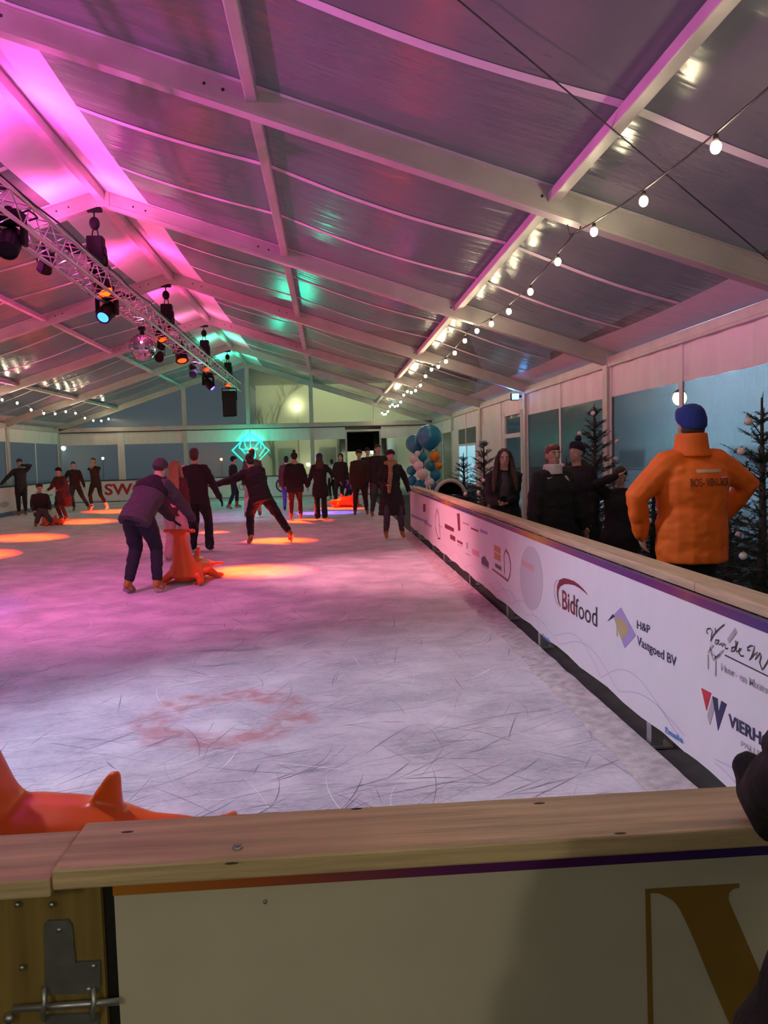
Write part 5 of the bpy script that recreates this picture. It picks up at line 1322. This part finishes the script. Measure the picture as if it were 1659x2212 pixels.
# 2 seated on the seal and the one pushing
pb = feet_at(137, 1124)
person('skater in black cap pushing the seated skater on the red seal', pb, H_at(pb, 122, 1004), 160, hip=(0, -0.05, 0.90), lean=14, jacket='maroon', fat=1.25, hem=0.45, trousers='black', hat='cap', hatcol='black', hair=None, hL=(-0.15, 0.42, 1.0), hR=(0.2, 0.42, 1.0), boot='black', eyes=True)
ps = feet_at(92, 1141)
person('skater sitting low on the red seal with grey trousers and knees up', ps, 1.62, 205, hip=(0, -0.22, 0.43), lean=-4, aL=(-0.24, 0.26, 0.14), aR=(0.20, 0.30, 0.14), jacket='black', fat=1.1, hem=0.05, trousers='grey', legw=1.15, boot='red', hair=None, hat='beanie', hatcol='maroon', hL=(-0.20, 0.12, 0.52), hR=(0.20, 0.12, 0.52), eyes=True)
# 3, 4 by the far boards
p3 = feet_at(168, 1103)
person('skater in black with one leg stretched sideways at the red-lettered boards', p3, H_at(p3, 158, 992), 185, hip=(0.05, 0, 0.90), lean=8, aL=(-0.38, 0.05, 0.14), aR=(0.12, 0.0, 0.14), jacket='black', hem=0.12, trousers='char', boot='red', hair='dark', hL=(-0.30, 0.12, 0.80), hR=(0.38, 0.10, 1.05), eyes=True)
p4 = feet_at(213, 1102)
person('slim skater in black with white skates and hands at the chin', p4, H_at(p4, 199, 985), 170, hip=(0.05, 0, 0.92), side=4, aL=(-0.30, 0.0, 0.14), aR=(0.22, 0.0, 0.14), jacket='black', hem=0.16, fat=0.88, trousers='black', legw=0.9, boot='white', hair='ginger', hL=(0.02, 0.20, 1.42), hR=(0.06, 0.22, 1.40), eyes=True)
# 5 bent front skater
pf = (at_z(311, 1281).x, at_z(311, 1281).y)
FS = person('bent skater in grey coat with black yoke and tan skates pushing the orange seal', pf, 1.80, -16, hip=(-0.02, -0.02, 0.97), lean=40, side=9, twist=-8, aL=(-0.17, -0.06, 0.14), aR=(0.17, 0.03, 0.14), jacket='grey', fat=1.2, hem=0.13, armw=1.25, trousers='navy', legw=1.15, boot='tan', hair=None, hat='beanie', hatcol='grey', hL=(0.16, 0.60, 0.82), hR=(0.46, 0.58, 0.82), eR=(1, -0.3, 0), eL=(-1, -0.3, 0), hp=16, hy=14, glove='black', vox=0.014, bvox=0.012)
i_ = FS; mb = MB(); S_ = i_['S']; hipv = i_['hip']/i_['k']
mb.loft([[S_(hipv+i_['t']*tt+i_['r']*(rx*math.cos(2*PI*j/16))+i_['f']*(ry*math.sin(2*PI*j/16))) for j in range(16)] for tt, rx, ry in ((0.34, 0.238, 0.176), (0.40, 0.241, 0.174), (0.46, 0.236, 0.153), (0.53, 0.160, 0.115), (0.58, 0.098, 0.093))])
fused('shoulder_yoke', mb, K['black'], i_['root'], 0.014, 3, 0.005)
# 6 long-haired skater, 7 tall man, and the one hidden in front of them
p6 = feet_at(378, 1212)
person('long-haired skater in maroon jacket and pale trousers seen from behind', p6, H_at(p6, 398, 994), -12, side=6, jacket='maroon', fat=1.05, hem=0.14, trousers='pinkp', legw=1.12, flare=0.02, boot='white', hair='blond', style='verylong', aL=(-0.12, 0.02, 0.14), aR=(0.22, 0.05, 0.14), vox=0.015)
p7 = feet_at(432, 1193)
person('tall skater in black with arms hanging seen from behind', p7, H_at(p7, 412, 968), -8, side=-3, jacket='black', fat=1.08, hem=0.12, armw=1.05, trousers='black', flare=0.018, legw=1.05, boot='black', hair='brown', aR=(0.17, 0.02, 0.14), aL=(-0.14, 0.06, 0.14), hR=(0.42, 0.06, 0.84), hL=(-0.30, 0.1, 0.88), glove='black', vox=0.015)
p8 = (at_z(380, 1186).x+0.12, at_z(380, 1186).y+0.5)
person('grey-haired skater mostly hidden behind the bent skater', p8, H_at(p8, 366, 1006), 20, jacket='black', trousers='black', boot='black', hair='grey', hem=0.1)
# 8 by the neon sign
p9 = feet_at(505, 1099)
person('skater with dark cap turned sideways below the neon sign', p9, H_at(p9, 499, 986), -60, lean=4, jacket='black', hem=0.10, fat=0.95, trousers='navy', boot='red', hair=None, hat='cap', hatcol='black', aL=(-0.10, 0.16, 0.14), aR=(0.10, -0.22, 0.14), hL=(-0.1, 0.26, 1.12), hR=(0.12, 0.28, 1.14))
# 9 striding skater
p10 = feet_at(543, 1176)
person('skater in black striding with one arm stretched out sideways', p10, 1.86, 22, hip=(0.19, -0.05, 0.90), lean=24, side=-9, aL=(0.0, 0.02, 0.14), aR=(0.66, -0.26, 0.20), kR=(0.3, 1, 0), jacket='black', fat=1.16, hem=0.14, armw=1.15, trousers='black', legw=1.12, boot='tan', hair='dark', style='bun', hL=(-0.66, 0.14, 1.10), hR=(0.26, 0.5, 1.08), eL=(-0.3, -0.3, -1), hp=8, vox=0.014, glove='black')
p11 = feet_at(549, 1119)
person('skater in pale pink trousers half hidden behind the striding skater', p11, H_at(p11, 558, 968), 10, jacket='olive', trousers='pinkp', boot='red', hair='dark', hem=0.08, aL=(-0.20, 0, 0.14), aR=(0.16, 0.1, 0.14), legw=1.1)
# 11, 12 hand in hand
p12 = feet_at(640, 1124)
A11 = person('skater in black puffer with pale collar and pompom hat holding hands', p12, H_at(p12, 641, 978), 4, jacket='black', fat=1.25, armw=1.2, hem=0.22, trousers='maroon', boot='red', hair=None, hat='pompom', hatcol='brown', collar='pinkp', hR=(0.36, 0.08, 0.80), hL=(-0.26, 0.12, 0.95), aL=(-0.13, 0, 0.14), aR=(0.13, 0, 0.14))
p13 = feet_at(694, 1123)
person('skater in blue beanie and black flared trousers holding hands', p13, H_at(p13, 690, 980), 2, jacket='black', fat=1.02, hem=0.34, trousers='black', flare=0.030, boot='black', hair='brown', style='long', hat='beanie', hatcol='blue', hL=(-0.37, 0.10, 0.80), hR=(0.55, 0.16, 1.02))
p14 = (at_z(622, 1105).x, at_z(622, 1105).y)
person('skater in burgundy coat and purple trousers behind the black puffer', p14, H_at(p14, 628, 985), 0, jacket='burg', fat=1.1, hem=0.2, trousers='purple', boot='black', hair='dark', hL=(-0.24, 0.05, 0.85))
p15 = (at_y(718, 1050, 30.2).x, 30.2)
person('small skater in white top in the distance', p15, min(1.6, H_at(p15, 717, 992)), 20, jacket='white', trousers='black', boot='tan', hair='dark', hem=0.06)
p16 = feet_at(737, 1092)
person('skater in black hood-up jacket gliding towards the camera', p16, H_at(p16, 744, 980), 170, side=-3, jacket='black', fat=1.1, hem=0.16, trousers='black', boot='red', hair=None, hat='hoodup', hatcol='black', hR=(0.30, 0.15, 0.95), aL=(-0.05, 0.05, 0.14), aR=(0.2, -0.1, 0.2), eyes=True)
p17 = feet_at(757, 1091)
person('child in purple sitting on the far red seal', p17, 1.30, 165, hip=(0, -0.2, 0.62), lean=12, aL=(-0.2, 0.2, 0.25), aR=(0.2, 0.2, 0.25), jacket='purple', fat=1.25, hem=0.05, trousers='navy', boot='black', hair='blond', style='long', hL=(-0.12, 0.2, 0.95), hR=(0.12, 0.2, 0.95), eyes=True)
p18 = feet_at(779, 1114)
person('skater in dark brown jacket facing the camera with a raised hood', p18, H_at(p18, 779, 972), 178, jacket='brown', fat=1.2, armw=1.15, hem=0.22, trousers='maroon', boot='red', hair=None, hat='beanie', hatcol='maroon', aL=(-0.18, 0, 0.14), aR=(0.15, 0.02, 0.14), eyes=True)
p19 = feet_at(797, 1092)
person('dark-clothed person standing behind the brown jacket', p19, H_at(p19, 794, 968), 185, jacket='navy', fat=1.15, trousers='navy', boot='black', hair=None, hat='beanie', hatcol='black', hem=0.15, eyes=True)
p20 = feet_at(820, 1117)
person('tall man in dark jacket and grey trousers beside the doorway', p20, H_at(p20, 822, 960), 186, jacket='black', fat=1.2, armw=1.1, hem=0.18, trousers='grey', boot='red', hair='brown', scarf=None, aL=(-0.14, 0.05, 0.14), aR=(0.2, 0.05, 0.14), hL=(-0.3, 0.1, 0.85), eyes=True)
# 19 woman by the boards
p21 = feet_at(848, 1164)
person('woman in long black coat and tan scarf gliding along the right boards', p21, H_at(p21, 853, 972), 183, jacket='black', fat=1.05, hem=0.48, coatflare=1.22, trousers='slate', boot='tan', hair=None, hat='beanie', hatcol='maroon', scarf='tan', hL=(-0.36, 0.0, 0.98), hR=(0.12, 0.24, 1.12), aL=(-0.20, 0.03, 0.14), aR=(0.14, 0.06, 0.14), vox=0.015, eyes=True)
# ---------------- visitors behind the right boards
VG = 'visitors behind the boards'
def behind(px, py, y): p = at_y(px, py, y); return (p.x, p.y), p.z
pos, H = behind(1088, 968, 9.3)
girl = person('girl with very long brown hair looking down at a phone', pos, H, 172, jacket='black', fat=1.1, hem=0.35, trousers='black', boot='black', skate=False, hair='brown', style='verylong', inner='grey', hp=14, hL=(0.02, 0.30, 1.10), hR=(0.08, 0.30, 1.08), group=VG, vox=0.013, bvox=0.0095, eyes=True, hand_pose='grip')
pos, H = behind(1192, 960, 7.9)
boy = person('young man in black padded jacket with white collar and small chest logo', pos, H, 205, jacket='black', fat=1.38, armw=1.3, hem=0.25, trousers='black', boot='black', skate=False, hair='ginger', collar='white', colw=1.15, group=VG, vox=0.013, bvox=0.0095, eyes=True, hy=-12, glove=None, hL=(-0.36, 0.12, 0.80), hR=(0.34, 0.08, 0.86))
pos, H = behind(1246, 944, 8.8)
person('person in dark pompom hat and hooded coat behind the padded jacket', pos, H-0.06, 130, jacket='black', fat=1.3, armw=1.2, hem=0.4, trousers='black', boot='black', skate=False, hair=None, hat='pompom', hatcol='navy', hood='olive', group=VG, hp=-6, eyes=True)
pos, H = behind(1340, 1014, 8.3)
person('smaller visitor in olive hat shading the eyes with a raised hand', pos, H+0.02, 158, jacket='black', fat=1.2, armw=1.15, hem=0.3, trousers='black', boot='black', skate=False, hair='brown', hat='beanie', hatcol='olive', hR=(0.05, 0.20, 1.66), eR=(1, 0.4, 0), hL=(-0.25, 0.3, 0.95), group=VG, vox=0.015, bvox=0.0095, eyes=True)
# orange jacket
pos = (5.60, 5.25)
OM = person('man in bright orange jacket and blue beanie seen from behind with hands on hips', pos, 1.88, 6, jacket='orange', fat=1.32, armw=1.22, hem=0.16, trousers='navy', legw=1.05, boot='black', skate=False, hair='brown', hat='beanie', hatcol='blue', collar='orange', hL=(-0.30, 0.10, 0.96), hR=(0.32, 0.16, 1.04), eL=(-1, -0.25, 0), eR=(1, -0.2, 0), group=VG, vox=0.012, bvox=0.0095, fold=0.009, hy=0, colh=0.115, colw=1.22)
# print on the back of the orange jacket
# ================================================================== NEIGHBOUR STANDING AT THE FRONT RAIL, one gloved hand on it
NB = person('person in black coat beside the camera resting a gloved hand on the rail', (3.76, 0.76), 1.72, 0, side=15, jacket='black', fat=1.2, armw=1.3, hem=0.40, trousers='black', boot='black', skate=False, hair='dark', hat='beanie', hatcol='black', group='visitors behind the boards',
            hL=(0.075, 0.53, 0.985), eL=(0.9, -0.2, -1), hR=(0.40, 0.38, 1.02), glove='black', gl=0.017, vox=0.014, bvox=0.0095, hand_pose='grip')
# ================================================================== SMALL DETAILS ON PEOPLE, set on after the bodies are fused
run_fuse()
bpy.context.view_layer.update()
def child(root, name):
    for c in root.children:
        if c.name.split('.')[0] == name: return c
def project(root, part, pts2, origin, ax, ay, dirn, off=0.004):
    """wrap flat print points onto a garment: rays from outside along dirn (root space)"""
    o = child(root, part); out = []
    for u, v in pts2:
        p = origin + ax*u + ay*v
        hit, loc, nor, idx = o.ray_cast(p - dirn*0.6, dirn)
        out.append((loc - dirn*off) if hit else None)
    return out
def garment_print(root, part, name, polys, origin, ax, ay, dirn, m):
    mb = MB()
    for vs, fs in polys:
        q = project(root, part, vs, origin, ax, ay, dirn)
        if all(p is not None for p in q): mb.add(q, fs)
    if mb.v: mb.build(name, m, root, fix=False)
def quad_grid(x0, x1, y0, y1, nx=10, ny=2):
    vs = [(x0+(x1-x0)*i/nx, y0+(y1-y0)*j/ny) for j in range(ny+1) for i in range(nx+1)]
    return vs, [(j*(nx+1)+i, j*(nx+1)+i+1, (j+1)*(nx+1)+i+1, (j+1)*(nx+1)+i) for j in range(ny) for i in range(nx)]
rr = OM['root']; kk = OM['k']; sc = OM['shc']
X_, Z_, Yd = Vector((1, 0, 0)), Vector((0, 0, 1)), Vector((0, 1, 0))
pw = mat('print_pale', (0.70, 0.45, 0.35), 0.5); pd = mat('print_rust', (0.22, 0.035, 0.02), 0.5)
garment_print(rr, 'jacket', 'back_print', [quad_grid(-0.065, 0.125, -0.085, -0.063)], sc, X_, Z_, Yd, pw)
garment_print(rr, 'jacket', 'back_print', [quad_grid(0.115, 0.175, -0.125, -0.117, 5, 1)], sc, X_, Z_, Yd, pw)
vs, fs = text_mesh('BOS- VENUMER', 0.30, 0.052, 0.02)
garment_print(rr, 'jacket', 'back_lettering', [([(u-0.115, v-0.175) for u, v in vs], fs)], sc, X_, Z_, Yd, pd)
# tick and badge on the padded jacket
rr = boy['root']; kk = boy['k']; c = boy['chest']+Vector((0, 0, 0.06))
tick = [(-0.035, 0.012), (-0.028, 0.0), (-0.018, -0.002), (0.045, 0.018), (-0.012, 0.010), (-0.022, 0.010), (-0.028, 0.018)]
def prt(cx, cz, poly, m, nm): garment_print(rr, 'jacket', nm, [([(-x+cx, z+cz) for x, z in poly], [tuple(range(len(poly)))])], c, X_, Z_, Vector((0, -1, 0)), m)
prt(0.115, 0.05, tick, K['white'], 'chest_tick')
prt(-0.10, 0.05, [(0.024*math.cos(2*PI*i/12), 0.028*math.sin(2*PI*i/12)) for i in range(12)], K['lgrey'], 'chest_badge')
# lettering on the girl's top
rr = girl['root']; c = girl['chest']
vs, fs = text_mesh('LLUI', 0.12, 0.045, 0.0)
garment_print(rr, 'top', 'top_lettering', [([(0.06-u, v+0.03) for u, v in vs], fs)], c, X_, Z_, Vector((0, -1, 0)), K['pinkp'])
# phone held by the girl
gr = girl['root']; M_ = gr.matrix_world; pcs = (girl['wrL']+girl['wrR'])*0.5+Vector((0, 0.11, 0.02))
ph = tag(empty('phone', M_ @ pcs, gr.rotation_euler.z), 'black smartphone held in the hands of the long-haired girl', 'phone')
Mt = Matrix.Rotation(R(-55), 4, 'X')
mb = MB(); mb.rbox((-0.036, -0.004, -0.02), (0.036, 0.004, 0.125), 0.003, Mt); mb.build('case', dark, ph)
mb = MB(); mb.box((-0.033, -0.0052, -0.015), (0.033, -0.004, 0.12), Mt); mb.build('screen', mat('phone_screen', (0.01, 0.01, 0.012), 0.1, emit=(0.6, 0.7, 1.0), estr=0.15), ph)

# ================================================================== GLOVED NEIGHBOUR AT THE FRONT RAIL
# standing right beside the camera, mostly outside the frame
